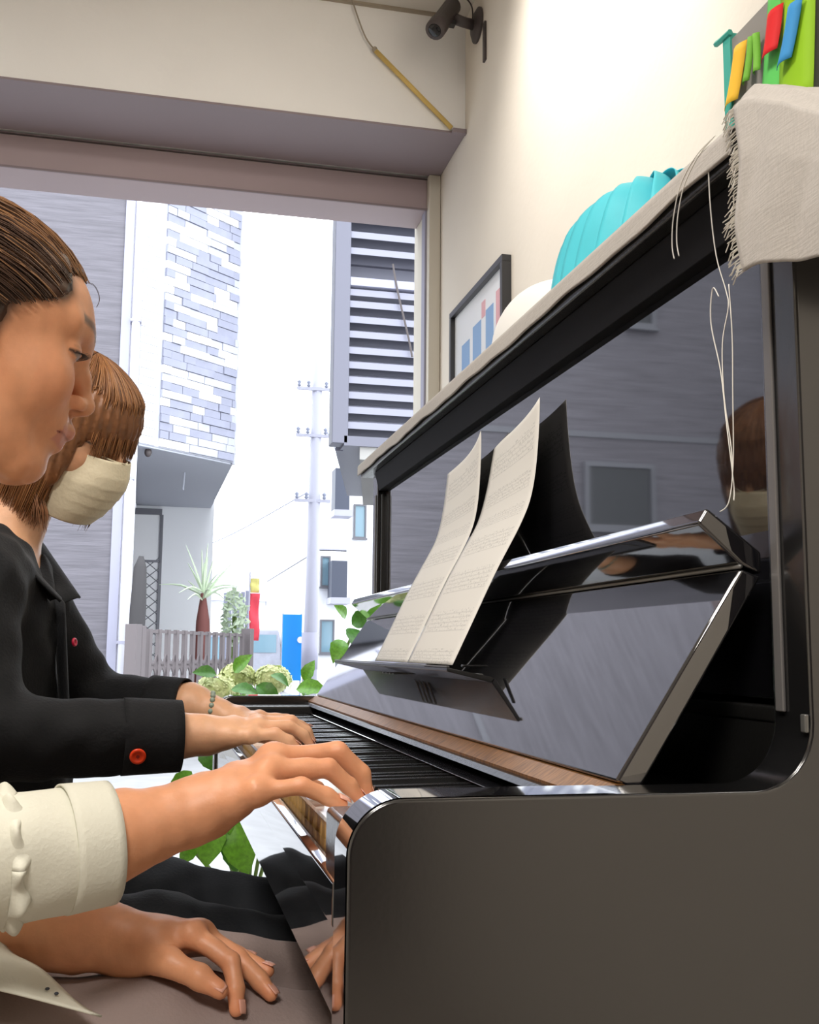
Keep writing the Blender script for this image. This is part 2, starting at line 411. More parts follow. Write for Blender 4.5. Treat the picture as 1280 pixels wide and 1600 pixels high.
# ------------------------------------------------------------------ sheet music
def sheet(u0, u1, curl_l, curl_r, name, label):
    # u runs along Y (far to near), v up the sheet
    prof = [(.2005, .8395), (.2225, .885), (.2505, .9430), (.2790, .996), (.2940, 1.03), (.3040, 1.075), (.3115, 1.133)]
    P = spline([(a, 0, b) for a, b in prof], 6)
    def fn(u, v):
        tt = v*(len(P)-1); ii = min(int(tt), len(P)-2); q = P[ii].lerp(P[ii+1], tt-ii)
        y = u0+(u1-u0)*u
        s = max(0, v-.45)/.55
        c = curl_l*(1-u)**3+curl_r*u**3
        return (q.x-.012*s*s*c*(1-.3*u)-.002*math.sin(u*3.1), y+.004*s*c, q.z+.012*s*s*abs(c)*u-.010*s*(1-u))
    m = M.get('score_paper')
    if m is None:
        m = mat('score_paper', L(240, 238, 230), .7)
        nt = m.node_tree; b = nt.nodes['Principled BSDF']
        uv = nt.nodes.new('ShaderNodeUVMap'); sp = nt.nodes.new('ShaderNodeSeparateXYZ'); nt.links.new(uv.outputs[0], sp.inputs[0])
        def math_(op, a, bb):
            n = nt.nodes.new('ShaderNodeMath'); n.operation = op
            for i, q in enumerate((a, bb)):
                if q is None: continue
                if isinstance(q, (int, float)): n.inputs[i].default_value = q
                else: nt.links.new(q, n.inputs[i])
            return n.outputs[0]
        v = math_('MULTIPLY', sp.outputs[1], 7.0); fr = math_('FRACT', v, None)
        inst = math_('LESS_THAN', fr, .55)                      # staff band
        ln = math_('FRACT', math_('MULTIPLY', fr, 9.0), None); lines = math_('LESS_THAN', ln, .28)
        mp = nt.nodes.new('ShaderNodeMapping'); mp.inputs['Scale'].default_value = (60, 110, 1); nt.links.new(uv.outputs[0], mp.inputs[0])
        nz = nt.nodes.new('ShaderNodeTexNoise'); nz.inputs['Scale'].default_value = 1; nz.inputs['Detail'].default_value = 1; nt.links.new(mp.outputs[0], nz.inputs['Vector'])
        notes = math_('GREATER_THAN', nz.outputs['Fac'], .60)
        ink = math_('MULTIPLY', math_('MAXIMUM', math_('MULTIPLY', lines, .22), math_('MULTIPLY', notes, .45)), inst)
        ex = math_('MULTIPLY', math_('GREATER_THAN', sp.outputs[0], .08), math_('LESS_THAN', sp.outputs[0], .92))
        ink = math_('MULTIPLY', math_('MULTIPLY', ink, ex), .75)
        mx = nt.nodes.new('ShaderNodeMix'); mx.data_type = 'RGBA'
        mx.inputs[6].default_value = (*L(222, 220, 214), 1); mx.inputs[7].default_value = (*L(110, 110, 112), 1)
        nt.links.new(ink, mx.inputs[0]); nt.links.new(mx.outputs[2], b.inputs['Base Color'])
    nu, nv = 14, 40
    me = MB().grid(fn, nu, nv).mesh(name)
    uvl = me.uv_layers.new(name='UVMap')
    for poly in me.polygons:
        for li in poly.loop_indices:
            vi = me.loops[li].vertex_index; uvl.data[li].uv = ((vi//(nv+1))/nu, (vi % (nv+1))/nv)
    o = link(name, me, m, smooth=True); solid(o, .0004)
    return tag(o, label, 'sheet music', 'two music sheets on the fallboard shelf')
sheet(.930, .719, .1, 1.3, 'music_sheet', 'shorter looking left sheet of printed music leaning on the piano panel')
sheet(.716, .500, -.4, .9, 'music_sheet', 'right sheet of printed music with curled outer edge, nearer the camera')

# ------------------------------------------------------------------ cloth runner and draped cloth on the lid
def runner(u, v):
    y = 1.534-1.50*u; hang = .0185+.0012*math.sin(u*31)+.0008*math.sin(u*77+1)
    if v < .3: s_ = v/.3; return (.2815-.0004*math.sin(u*41)*(1-s_), y, 1.2335-hang*(1-s_))
    return (.2820+.335*(v-.3)/.7, y, 1.2338+.0012*(1+math.sin(u*23+v*9))*min(1, (v-.3)*6))
o = MB().grid(runner, 110, 30).build('lid_runner', 'cloth_cream', smooth=True)
solid(o, .0025, 1); tag(o, 'long pale cloth runner lying along the piano lid', 'cloth')
def drape(u, v):
    # u along Y from the far fringed edge to the near end, v from the back over the lid and down the front
    k_ = min(1, max(0, (v-.45)/.14)); y = .042-.024*k_-.18*u+.004*math.sin(v*23)*(1-u)
    # the cloth slopes down over the near corner of the lid
    yy = max(0, .012-y); fall = .55*yy if yy < .05 else .0275+.9*(yy-.05)
    path = [(.55, 1.2395), (.50, 1.246), (.40, 1.2600), (.315, 1.2590), (.289, 1.2555), (.2795, 1.242), (.2765, 1.20), (.2770, 1.16), (.279, 1.120)]
    t = v*(len(path)-1); i = min(int(t), len(path)-2); f = t-i; f = f*f*(3-2*f)*.5+f*.5
    x = path[i][0]*(1-f)+path[i+1][0]*f; z = path[i][1]*(1-f)+path[i+1][1]*f
    if v > .88: z -= .10*(v-.88)*0
    fold = .003*math.sin(u*9+v*3)*(1 if v > .6 else .3)
    return (x-abs(fold)+.02*fall, y-.010*max(0, v-.55)*math.sin(v*11), z-fall*(1-.62*max(0, v-.55)/.45)+.0015*math.sin(u*14))
DR = empty('draped_cloth', (.3, 0, 1.2345), 'frayed ivory cloth draped over the near end of the piano lid', 'cloth')
o = MB().grid(drape, 40, 64).build('fabric', 'cloth_weave' if 'cloth_weave' in M else 'cloth_cream', DR, smooth=True); solid(o, .0016)
fr = MB()
for i in range(240):
    v = i/240+random.uniform(-.003, .003); v = min(max(v, 0), 1)
    a = Vector(drape(0, v)); l = random.uniform(.005, .016)
    if v < .5: l *= .8
    fr.tube([a+Vector((0, -.002, 0)), a+Vector((-.001, l*.6, -random.uniform(0, .002))), a+Vector((-.002*random.random(), l, -random.uniform(.001, .006)))], .0005, 4)
tag(fr.build('fringe', 'thread', DR), kind='stuff')
def thr(pts): return MB().tube(spline(pts, 7), .0005, 4).build('loose_thread', 'thread', DR, smooth=True)
thr([(.280, .066, 1.233), (.2815, .0675, 1.19), (.285, .067, 1.15), (.287, .058, 1.12), (.285, .052, 1.105), (.284, .060, 1.08), (.283, .058, 1.04), (.284, .052, 1.00), (.283, .050, .975)])
thr([(.281, .058, 1.115), (.283, .070, 1.125), (.283, .074, 1.10), (.283, .062, 1.06), (.283, .056, 1.02), (.285, .052, .975), (.283, .049, .962)])
thr([(.279, .040, 1.118), (.281, .041, 1.08), (.283, .046, 1.04), (.284, .050, .99), (.282, .054, .962), (.278, .060, .955)])
thr([(.2800, .060, 1.2385), (.2790, .085, 1.2345), (.2785, .108, 1.222), (.2785, .121, 1.20), (.2795, .126, 1.18), (.279, .122, 1.167)])
thr([(.2800, .055, 1.2385), (.2790, .078, 1.2335), (.2785, .101, 1.220), (.2785, .113, 1.20), (.279, .117, 1.18), (.2785, .113, 1.166)])
# ------------------------------------------------------------------ pleated turquoise ornament and white dome on the lid
def dome(c, rx, ry, rz, pleats, amp, nt=96, na=20):
    def fn(u, v):
        t = 2*math.pi*u; a = v*math.pi/2*.99+.004
        ph = (u*pleats+.25*v) % 1.0
        saw = (1-ph)*(1 if ph < .85 else (1-ph)/.15*.0+1)
        k = 1+amp*(saw-.5)*(math.sin(a)**.6)
        return (c[0]+rx*math.sin(a)*math.cos(t)*k, c[1]+ry*math.sin(a)*math.sin(t)*k, c[2]+rz*math.cos(a)*k)
    return MB().grid(fn, nt, na)
tq = empty('pleated_ornament', (.49, .635, 1.2345), 'turquoise pleated dome ornament standing on the piano lid', 'ornament')
NG = 24
for i in range(NG):     # overlapping folded gores around the dome
    def gore(u, v, i=i):
        v = .10+.90*v
        a = 2*math.pi*(i+u*1.10)/NG+.45*(1-v)
        saw = (.022*(1-u)+.001)*min(1, (v-.08)*2.5)
        e = .64; ph = v*math.pi/2
        r = .186*(math.sin(ph)**e); z = .218*(math.cos(ph)**e)
        return (.488+(.44*r+saw*.7)*math.cos(a), .635+(r+saw)*math.sin(a), 1.2362+z+saw*.6*(1-v))
    o = MB().grid(gore, 8, 18).build('pleat', 'turquoise', tq, smooth=True); solid(o, .0010)
MB().lathe([(.001, -.012), (.040, -.006), (.030, .002), (.001, .006)], (.488, .635, 1.452), 20).build('hub', 'turquoise', tq, smooth=True)
o = MB().grid(lambda u, v: (.48+.090*math.cos(2*math.pi*u)*max(0, math.sin(v*math.pi))**.9, .93+.140*math.sin(2*math.pi*u)*max(0, math.sin(v*math.pi))**.9, 1.3365+.099*math.cos(v*math.pi)), 48, 24).build('white_dome', 'white_fabric', smooth=True)
tag(o, 'smooth white dome-shaped object beside the turquoise ornament on the piano lid', 'ornament')

# ------------------------------------------------------------------ display board with paper strips
bd = empty('display_board', (.60, .30, 1.2345), 'grey display board with coloured paper strips behind the frayed cloth', 'display board')
MB().box(.592, .600, -.02, .555, 1.2345, 1.655).build('board', 'board_grey', bd, bevel=.001)
MB().box(.5885, .603, .553, .571, 1.2345, 1.664).build('edge_strip', 'teal', bd, bevel=.001)
MB().tube([(.59, .59, 1.668), (.588, .575, 1.664), (.588, .55, 1.662)], .004, 6).build('tape', 'teal', bd)
def strip(y0, y1, z0, z1, m, x=.589, tilt=0, name='paper_strip', bow=.006):
    def fn(u, v): return (x-bow*math.sin(u*math.pi)-.004*v*v, y0+(y1-y0)*u+tilt*(v-.5), z1+(z0-z1)*v)
    o = MB().grid(fn, 4, 8).build(name, m, bd, smooth=True); solid(o, .0006); return o
BOARD = [(.47, .415, 1.48, 1.66, 'card_green', .586, .03), (.425, .355, 1.47, 1.66, 'card_lime', .580, .012), (.447, .412, 1.56, 1.612, 'card_red', .574, .01),
         (.405, .375, 1.53, 1.592, 'card_blue', .571, .02), (.548, .515, 1.555, 1.625, 'card_yellow', .585, .02), (.505, .492, 1.565, 1.62, 'card_leaf', .585, .01),
         (.487, .474, 1.565, 1.618, 'card_leaf', .585, -.005), (.315, .28, 1.55, 1.585, 'card_green', .583, .01), (.325, .300, 1.50, 1.56, 'card_leaf', .583, -.005), (.30, .24, 1.595, 1.65, 'card_purple', .583, .01)]
for b in BOARD: strip(*b[:5], x=b[5], tilt=b[6])

# ------------------------------------------------------------------ things on the wall and beam
pf = empty('picture_frame', (.639, 1.835, 1.6), 'black framed print hanging on the right wall behind the white cushion', 'picture')
y0, y1, z0, z1 = 1.60, 2.055, 1.43, 1.752
for a in ((y0, y1, z1-.016, z1), (y0, y1, z0, z0+.016), (y0, y0+.016, z0+.016, z1-.016), (y1-.016, y1, z0+.016, z1-.016)):
    MB().box(.616, .6388, *a).build('frame_bar', 'frame_black', pf, bevel=.001)
MB().box(.628, .6385, y0+.016, y1-.016, z0+.016, z1-.016).build('backing', 'print_white', pf)
for a, m in (((1.70, 1.76, 1.47, 1.67), 'print_blue'), ((1.80, 1.87, 1.47, 1.66), 'print_blue'), ((1.90, 1.97, 1.47, 1.64), 'print_blue'), ((1.64, 1.68, 1.47, 1.69), 'print_pink'), ((1.765, 1.795, 1.66, 1.70), 'print_pink')):
    MB().box(.6272, .628, *a).build('print', m, pf)
o = MB().box(.633, .6388, 1.789, 1.806, 2.333, 2.438).build('wall_strip', 'dark_plastic', bevel=.001); tag(o, 'thin dark vertical metal strip on the wall beside the security camera', 'bracket')
cv = empty('security_camera', (.639, 1.86, 2.467), 'dark bullet security camera on a wall bracket under the ceiling', 'camera')
RX = Matrix.Rotation(R(90), 3, 'Y')
MB().lathe([(.004, 0), (.045, 0), (.045, .006), (.03, .014), (.004, .016)], (.6385, 1.86, 2.467), 24, Matrix.Rotation(R(-90), 3, 'Y')).build('base_plate', 'dark_plastic', cv, smooth=False, bevel=.001)
MB().tube([(.626, 1.86, 2.467), (.60, 1.86, 2.470), (.568, 1.852, 2.472)], [.014, .013, .014], 14).build('arm', 'dark_plastic', cv, smooth=True)
a, b = Vector((.573, 1.87, 2.520)), Vector((.506, 1.80, 2.398))
MB().tube([a, a.lerp(b, .05), a.lerp(b, .72), a.lerp(b, .74), a.lerp(b, .98), b], [.020, .023, .023, .0255, .0255, .023], 18).build('body', 'dark_plastic', cv, smooth=True)
MB().tube([b, b+(b-a)*.01], [.017, .015], 16).build('lens', 'glass_dark', cv, smooth=True)
MB().box(.552, .572, 1.838, 1.858, 2.447, 2.46).build('clamp', 'ebony', cv, bevel=.001)
MB().tube(spline([(.573, 1.872, 2.520), (.585, 1.875, 2.545), (.605, 1.87, 2.546), (.622, 1.865, 2.52), (.624, 1.862, 2.478)], 6), .0022, 6).build('cable', 'dark_plastic', cv, smooth=True)
rd = empty('hanging_rod', (.385, 1.97, 2.43), 'yellow rod hung on a cord from the ceiling in front of the beam', 'rod')
MB().tube([(.385, 1.972, 2.430), (.598, 1.972, 2.214+.022)], .0065, 8).build('rod', 'yellow_rod', rd, smooth=True)
MB().tube(spline([(.325, 1.972, 2.56), (.338, 1.972, 2.52), (.362, 1.972, 2.46), (.387, 1.972, 2.428)], 5), .002, 6).build('cord', 'cord', rd, smooth=True)
MB().ball((.387, 1.972, 2.429), .008, 8, 6).build('knot', 'cord', rd)

# ------------------------------------------------------------------ implicit-surface body builder
import openvdb
BAND = .03
class SDF:
    def __init__(s): s.p = []
    @staticmethod
    def _a(v): return np.array(v, dtype=np.float32)
    def cone(s, a, b, r0, r1=None, k=.01, sub=False):
        a, b = s._a(a), s._a(b); r1 = r0 if r1 is None else r1; m = max(r0, r1)
        ba = b-a; L2 = max(float(ba @ ba), 1e-12)
        def f(X, Y, Z):
            px, py, pz = X-a[0], Y-a[1], Z-a[2]
            t = np.clip((px*ba[0]+py*ba[1]+pz*ba[2])/L2, 0, 1)
            return np.sqrt((px-t*ba[0])**2+(py-t*ba[1])**2+(pz-t*ba[2])**2)-(r0+(r1-r0)*t)
        s.p.append((f, np.minimum(a, b)-m, np.maximum(a, b)+m, k, sub)); return s
    def chain(s, pts, rad, k=.01):
        for i in range(len(pts)-1): s.cone(pts[i], pts[i+1], rad[i], rad[i+1], k)
        return s
    def ell(s, c, r, k=.01, Rm=None, sub=False):
        c = s._a(c); r = s._a(r); Rm = np.eye(3, dtype=np.float32) if Rm is None else np.array(Rm, dtype=np.float32); m = float(r.max())
        def f(X, Y, Z):
            q = (X-c[0], Y-c[1], Z-c[2])
            l = [Rm[0, i]*q[0]+Rm[1, i]*q[1]+Rm[2, i]*q[2] for i in range(3)]
            k0 = np.sqrt((l[0]/r[0])**2+(l[1]/r[1])**2+(l[2]/r[2])**2)
            k1 = np.sqrt((l[0]/r[0]**2)**2+(l[1]/r[1]**2)**2+(l[2]/r[2]**2)**2)
            return k0*(k0-1)/np.maximum(k1, 1e-6)
        s.p.append((f, c-m, c+m, k, sub)); return s
    def capped(s, a, b, r0, r1, k=.006, sub=False):
        a, b = s._a(a), s._a(b); ba = b-a; Ln = float(np.linalg.norm(ba)); d = ba/Ln; m = max(r0, r1)
        def f(X, Y, Z):
            px, py, pz = X-a[0], Y-a[1], Z-a[2]
            h = px*d[0]+py*d[1]+pz*d[2]; t = np.clip(h/Ln, 0, 1)
            rad = np.sqrt(np.maximum(px*px+py*py+pz*pz-h*h, 0))-(r0+(r1-r0)*t)
            return np.maximum(rad, np.abs(h-Ln/2)-Ln/2)
        s.p.append((f, np.minimum(a, b)-m, np.maximum(a, b)+m, k, sub)); return s
    def fn(s, f, lo, hi, k=.005, sub=False): s.p.append((f, s._a(lo), s._a(hi), k, sub)); return s
    def mesh(s, vox, disp=None, clip=None):
        lo = np.min([p[1] for p in s.p if not p[4]], axis=0)-.012; hi = np.max([p[2] for p in s.p if not p[4]], axis=0)+.012
        if clip is not None: lo = np.maximum(lo, clip[0]); hi = np.minimum(hi, clip[1])
        n = np.ceil((hi-lo)/vox).astype(int)+1
        F = np.full(tuple(n), BAND, dtype=np.float32)
        ax = [(lo[i]+vox*np.arange(n[i])).astype(np.float32) for i in range(3)]
        for f, a, b, k, sub in s.p:
            i0 = np.maximum(((a-BAND-lo)/vox).astype(int), 0); i1 = np.minimum(((b+BAND-lo)/vox).astype(int)+2, n)
            if np.any(i1 <= i0): continue
            sl = tuple(slice(i0[j], i1[j]) for j in range(3))
            d = f(ax[0][sl[0]][:, None, None], ax[1][sl[1]][None, :, None], ax[2][sl[2]][None, None, :]).astype(np.float32)
            G = F[sl]
            if sub:
                d = -d; h = np.maximum(k-np.abs(G-d), 0)/k; F[sl] = np.maximum(G, d)+h*h*k*.25
            else:
                h = np.maximum(k-np.abs(G-d), 0)/k; F[sl] = np.minimum(G, d)-h*h*k*.25
        if disp is not None:
            I = np.nonzero(np.abs(F) < .014)
            F[I] += disp(ax[0][I[0]], ax[1][I[1]], ax[2][I[2]]).astype(np.float32)
        F = np.clip(F, -BAND, BAND)
        g = openvdb.FloatGrid(BAND); g.copyFromArray(F)
        P, Q = g.convertToQuads(0.0)[:2]
        P = np.asarray(P, dtype=np.float32)*vox+lo.astype(np.float32); Q = np.asarray(Q, dtype=np.int32)
        # orientation: make normals point outwards
        q = Q[:2000]; nrm = np.cross(P[q[:, 1]]-P[q[:, 0]], P[q[:, 2]]-P[q[:, 0]]); cen = P[q].mean(axis=1)
        idx = np.clip(np.round((cen+nrm/np.maximum(np.linalg.norm(nrm, axis=1, keepdims=True), 1e-12)*vox*1.2-lo)/vox).astype(int), 0, n-1)
        if np.median(F[idx[:, 0], idx[:, 1], idx[:, 2]]) < 0: Q = Q[:, ::-1]
        return P, np.ascontiguousarray(Q)
def np_mesh(name, P, Q, col=None):
    me = bpy.data.meshes.new(name)
    me.vertices.add(len(P)); me.vertices.foreach_set('co', P.astype(np.float32).ravel())
    me.loops.add(Q.size); me.loops.foreach_set('vertex_index', Q.ravel())
    me.polygons.add(len(Q)); me.polygons.foreach_set('loop_start', np.arange(0, Q.size, 4, dtype=np.int32))
    me.polygons.foreach_set('use_smooth', np.ones(len(Q), dtype=bool))
    me.update(calc_edges=True); me.validate()
    if col is not None:
        a = me.color_attributes.new('Col', 'FLOAT_COLOR', 'POINT')
        c = np.ones((len(P), 4), dtype=np.float32); c[:, :3] = col; a.data.foreach_set('color', c.ravel())
    return me
def wr(fx, amp):     # soft cloth wrinkles: sums of sines along given directions
    def f(X, Y, Z):
        s = 0
        for (kx, ky, kz, ph, a) in fx: s = s+a*np.sin(kx*X+ky*Y+kz*Z+ph+1.3*np.sin(.37*(ky*X+kz*Y+kx*Z)+ph))
        return amp*s
    return f

# ------------------------------------------------------------------ head in local axes: x forward, y left, z up, origin between the ears
class Frame:
    def __init__(s, T, yaw, pitch, roll=0, sc=1.0):
        s.R = (Matrix.Rotation(R(yaw), 3, 'Z') @ Matrix.Rotation(R(pitch), 3, 'Y') @ Matrix.Rotation(R(roll), 3, 'X')); s.T = Vector(T); s.sc = sc
    def __call__(s, x, y, z): return tuple(s.T+s.R @ (Vector((x, y, z))*s.sc))
    def local(s, P): return ((np.asarray(P, dtype=np.float32)-np.array(s.T, dtype=np.float32)) @ np.array(s.R, dtype=np.float32))/s.sc
def head(S, F, neck_to, neck_r=.050):
    Rm = np.array(F.R); q = F.sc
    def E(c, r, k=.015, sub=False): S.ell(F(*c), [v*q for v in r], k, Rm, sub)
    def K(a, b, r0, r1, k=.008, sub=False): S.cone(F(*a), F(*b), r0*q, r1*q, k, sub)
    E((-.010, 0, .040), (.094, .074, .073), .01)
    E((.028, 0, .046), (.064, .064, .057), .02)
    E((.036, 0, -.012), (.050, .058, .062), .02)
    E((.032, 0, -.050), (.052, .043, .036), .02)
    for s in (-1, 1):
        K((-.004, s*.050, -.040), (.062, s*.018, -.078), .015, .013, .02)
        E((.056, s*.038, -.012), (.028, .024, .026), .02)
        K((.084, s*.008, .043), (.066, s*.046, .042), .009, .009, .014)
    E((.072, 0, -.075), (.020, .022, .017), .016)
    E((.076, 0, -.036), (.021, .029, .024), .016)                 # muzzle
    for s in (-1, 1):
        E((.094, s*.033, .022), (.016, .019, .011), .010, True)      # eye sockets
        E((.0705, s*.033, .0215), (.0145, .0165, .0125), .004)        # lids over eyeball
    # nose
    K((.0875, 0, .030), (.096, 0, .012), .0065, .0065, .012)
    K((.096, 0, .012), (.1050, 0, -.0095), .0068, .0086, .008)
    K((.1050, 0, -.0105), (.093, 0, -.0185), .0076, .006, .006)
    for s in (-1, 1):
        E((.0955, s*.0115, -.0125), (.010, .0062, .0075), .006)
        E((.0975, s*.0072, -.0205), (.0060, .0036, .0045), .003, True)
    # lips
    for s in (-1, 1):
        K((.0985, 0, -.0375), (.084, s*.022, -.0425), .0054, .0032, .005)
        K((.0915, 0, -.0500), (.081, s*.019, -.0460), .0062, .0035, .005)
    K((.088, 0, -.0285), (.0955, 0, -.034), .006, .0055, .010)
    for s in (-1, 1):
        K((.1065, 0, -.0437), (.0860, s*.025, -.0437), .0010, .0010, .002, True)
    # ears
    for s in (-1, 1):
        E((-.008, s*.073, .006), (.016, .007, .030), .006)
        E((-.006, s*.080, .010), (.009, .005, .017), .005, True)
        E((-.004, s*.071, -.018), (.008, .006, .010), .005)
    # neck
    S.cone(F(-.028, 0, -.020), neck_to, neck_r*q, neck_r*1.05, .025)
    return S
POLY = [(-.16, -.085), (-.050, -.085), (-.036, -.045), (-.028, .0), (-.020, .030), (-.004, .030), (.004, .008), (.012, .006), (.017, .032), (.030, .044), (.050, .050), (.058, .062), (.053, .080), (.062, .092), (.088, .097), (.14, .13), (.14, .22), (-.16, .22)]
def poly_sdf(px, pz, poly):
    d = np.full(np.broadcast(px, pz).shape, 1e9, dtype=np.float32); s = np.ones_like(d)
    n = len(poly)
    for i in range(n):
        ax_, az = poly[i]; bx, bz = poly[i-1]
        ex, ez = bx-ax_, bz-az; wx, wz = px-ax_, pz-az
        t = np.clip((wx*ex+wz*ez)/(ex*ex+ez*ez), 0, 1)
        d = np.minimum(d, (wx-ex*t)**2+(wz-ez*t)**2)
        c1_, c2, c3 = pz >= az, pz < bz, ex*wz > ez*wx
        s = np.where((c1_ & c2 & c3) | (~c1_ & ~c2 & ~c3), -s, s)
    return s*np.sqrt(d)
def skin_paint(P, F, base, lip, brow, eye=True, blush=.0, tips=(), openness=.0030, hairline=None):
    c = np.tile(np.array(base, dtype=np.float32), (len(P), 1)); l = F.local(P)
    def mixin(wt, col):
        nonlocal c
        wt = np.clip(wt, 0, 1)[:, None]; c = c*(1-wt)+np.array(col, dtype=np.float32)*wt
    x, y, z = l[:, 0], l[:, 1], l[:, 2]; ay = np.abs(y)
    face = (x > .05) & (z > -.1) & (z < .1)
    # cheeks and ears a little redder
    mixin(face*.35*np.exp(-(((ay-.045)/.02)**2+((z+.012)/.022)**2)), [base[0]*1.05, base[1]*.80, base[2]*.76])
    # lips
    up = np.clip(1-np.abs(z+.0400+.10*ay)/.0062, 0, 1); lo = np.clip(1-np.abs(z+.0495-.12*ay)/.0070, 0, 1)
    mixin(((x > .078) & (ay < .024))*np.clip(3*np.maximum(up, lo), 0, 1)*.75, lip)
    mixin(((x > .078) & (ay < .025))*np.clip(1-np.abs(z+.0437)/.0016, 0, 1)*.7, [lip[0]*.4, lip[1]*.3, lip[2]*.3])
    # eyebrows
    bz = .0455-.16*(ay-.028)**2*50*.1+.004*np.clip((ay-.012)/.02, 0, 1)
    mixin(((x > .05) & (ay > .012) & (ay < .05))*np.clip(1.6-np.abs(z-bz)/.0032, 0, 1)*.85, brow)
    # eye: white, iris, lash line, crease
    if eye:
        ez = .0175; hgt = openness*np.sqrt(np.clip(1-((ay-.033)/.0148)**2, 0, 1))
        inside = (x > .06) & (np.abs(ay-.033) < .0148) & (np.abs(z-ez) < hgt)
        mixin(inside*1.0, (.30, .22, .18)); mixin((inside & (np.abs(ay-.031) < .0075))*1.0, (.02, .012, .01))
        mixin(((x > .06) & (np.abs(ay-.034) < .0165))*np.clip(1.4-np.abs(z-ez-hgt-.0008)/.0016, 0, 1)*.95, (.02, .012, .012))
        mixin(((x > .06) & (np.abs(ay-.034) < .015))*np.clip(1.2-np.abs(z-ez-hgt-.0055)/.0012, 0, 1)*.35, [b*.5 for b in base])
    # nostril interior
    mixin(((x > .09) & (z < -.0165) & (z > -.03) & (ay > .0035) & (ay < .011))*np.clip(1-(((x-.099)/.006)**2+((ay-.0068)/.0036)**2), 0, 1)*.7, [b*.25 for b in base])
    if hairline is not None:
        hd = poly_sdf(x, z, hairline)
        mixin(((z > -.06) & (x < .10))*np.clip(1-hd/.010, 0, 1)**1.6*.85, brow)
    # fingertips and knuckles pinker
    for (p, r, a) in tips:
        d = np.linalg.norm(P-np.array(p, dtype=np.float32), axis=1); mixin(np.exp(-(d/r)**2)*a, [base[0]*1.02, base[1]*.72, base[2]*.66])
    return c
def hand(S, wrist_pts, fingers, thumb, fr=1.0):
    """wrist_pts one per finger; fingers [[mcp,pip,dip,tip]...] index..pinky; thumb [base,mcp,ip,tip]"""
    n = len(fingers)
    for wp, f in zip(wrist_pts, fingers): S.cone(wp, f[0], .0125*fr, .0100*fr, .014)
    for i in range(n-1):
        S.cone(fingers[i][0], fingers[i+1][0], .0088*fr, .0088*fr, .010)
        m0 = (Vector(wrist_pts[i])+Vector(fingers[i][0]))/2; m1 = (Vector(wrist_pts[i+1])+Vector(fingers[i+1][0]))/2
        S.cone(m0, m1, .0110*fr, .0110*fr, .012)
    if thumb:
        S.cone(thumb[0], thumb[1], .0135*fr, .0110*fr, .014); S.cone(thumb[1], thumb[2], .0102*fr, .0092*fr, .005); S.cone(thumb[2], thumb[3], .0092*fr, .0066*fr, .004)
    for i, f in enumerate(fingers):
        g = fr*(.86 if i == 3 else 1.0)
        S.cone(f[0], f[1], .0096*g, .0082*g, .0045); S.cone(f[1], f[2], .0083*g, .0072*g, .003); S.cone(f[2], f[3], .0073*g, .0058*g, .003)
def nail(parent, dip, tip, up, r=.0055):
    d = (Vector(tip)-Vector(dip)).normalized(); u = Vector(up); u = (u-d*u.dot(d)).normalized(); sd = d.cross(u)
    c = Vector(tip)+u*.0052-d*.0005
    A = Matrix((d, sd, u)).transposed()
    m = MB()
    m.grid(lambda a, b: tuple(c+A @ Vector(((a-.5)*.0105, (b-.5)*.0088*(1-.5*max(0, a-.6)), .0012-8*((b-.5)*.0088)**2*3-abs(a-.5)*.0008))), 5, 5)
    return solid(m.build('fingernail', 'nail', parent, smooth=True), .0005)
mat('nail', L(226, 168, 148), .25)
def strands(parent, name, m, curves, r=.0006):
    b = MB()
    for c in curves: b.tube(c, [r*.8]+[r]*(len(c)-2)+[r*.2], 3, cap=False)
    o = b.build(name, m, parent, smooth=True, fix=False); return o
def vn(x, y, z): return noise.noise(Vector((x, y, z)))

# ================================================================== woman in the cream shirt (nearest)
W1 = empty('person', (-.42, .38, 0), 'woman with pulled-back brown hair in cream shirt playing the keys, nearest the camera', 'person')
SK1 = (.69, .32, .168)
F1 = Frame((-.2775, .292, 1.0985), 18, 14.5)
S = SDF()
NB1 = (-.375, .335, .945)
head(S, F1, NB1, .049)
# shoulders, chest, arms
S.ell((-.41, .37, .80), (.085, .15, .17), .03).cone((-.395, .20, .905), (-.395, .52, .905), .045, .045, .04)
S.chain([(-.40, .185, .90), (-.380, .152, .690), (-.216, .2085, .7035), (-.145, .2335, .7105), (-.075, .2475, .7290)], [.042, .036, .031, .0310, .0245], .02)
rw = [(-.072, .2585, .7315), (-.072, .2515, .7320), (-.072, .2440, .7300), (-.072, .2380, .7270)]
rf = [[(-.011, .285, .761), (.040, .290, .764), (.060, .292, .748), (.064, .293, .7345)],
      [(-.016, .262, .7665), (.037, .266, .7700), (.058, .268, .7520), (.063, .270, .7345)],
      [(-.022, .240, .7580), (.025, .242, .7600), (.044, .245, .7450), (.053, .247, .7340)],
      [(-.033, .2195, .7455), (.001, .2165, .7490), (.021, .219, .7405), (.034, .222, .7340)]]
hand(S, rw, rf, [(-.062, .268, .728), (-.028, .300, .737), (.004, .314, .740), (.028, .316, .7345)])
S.cone((-.078, .2450, .7285), (-.050, .2480, .7400), .0225, .0170, .014)
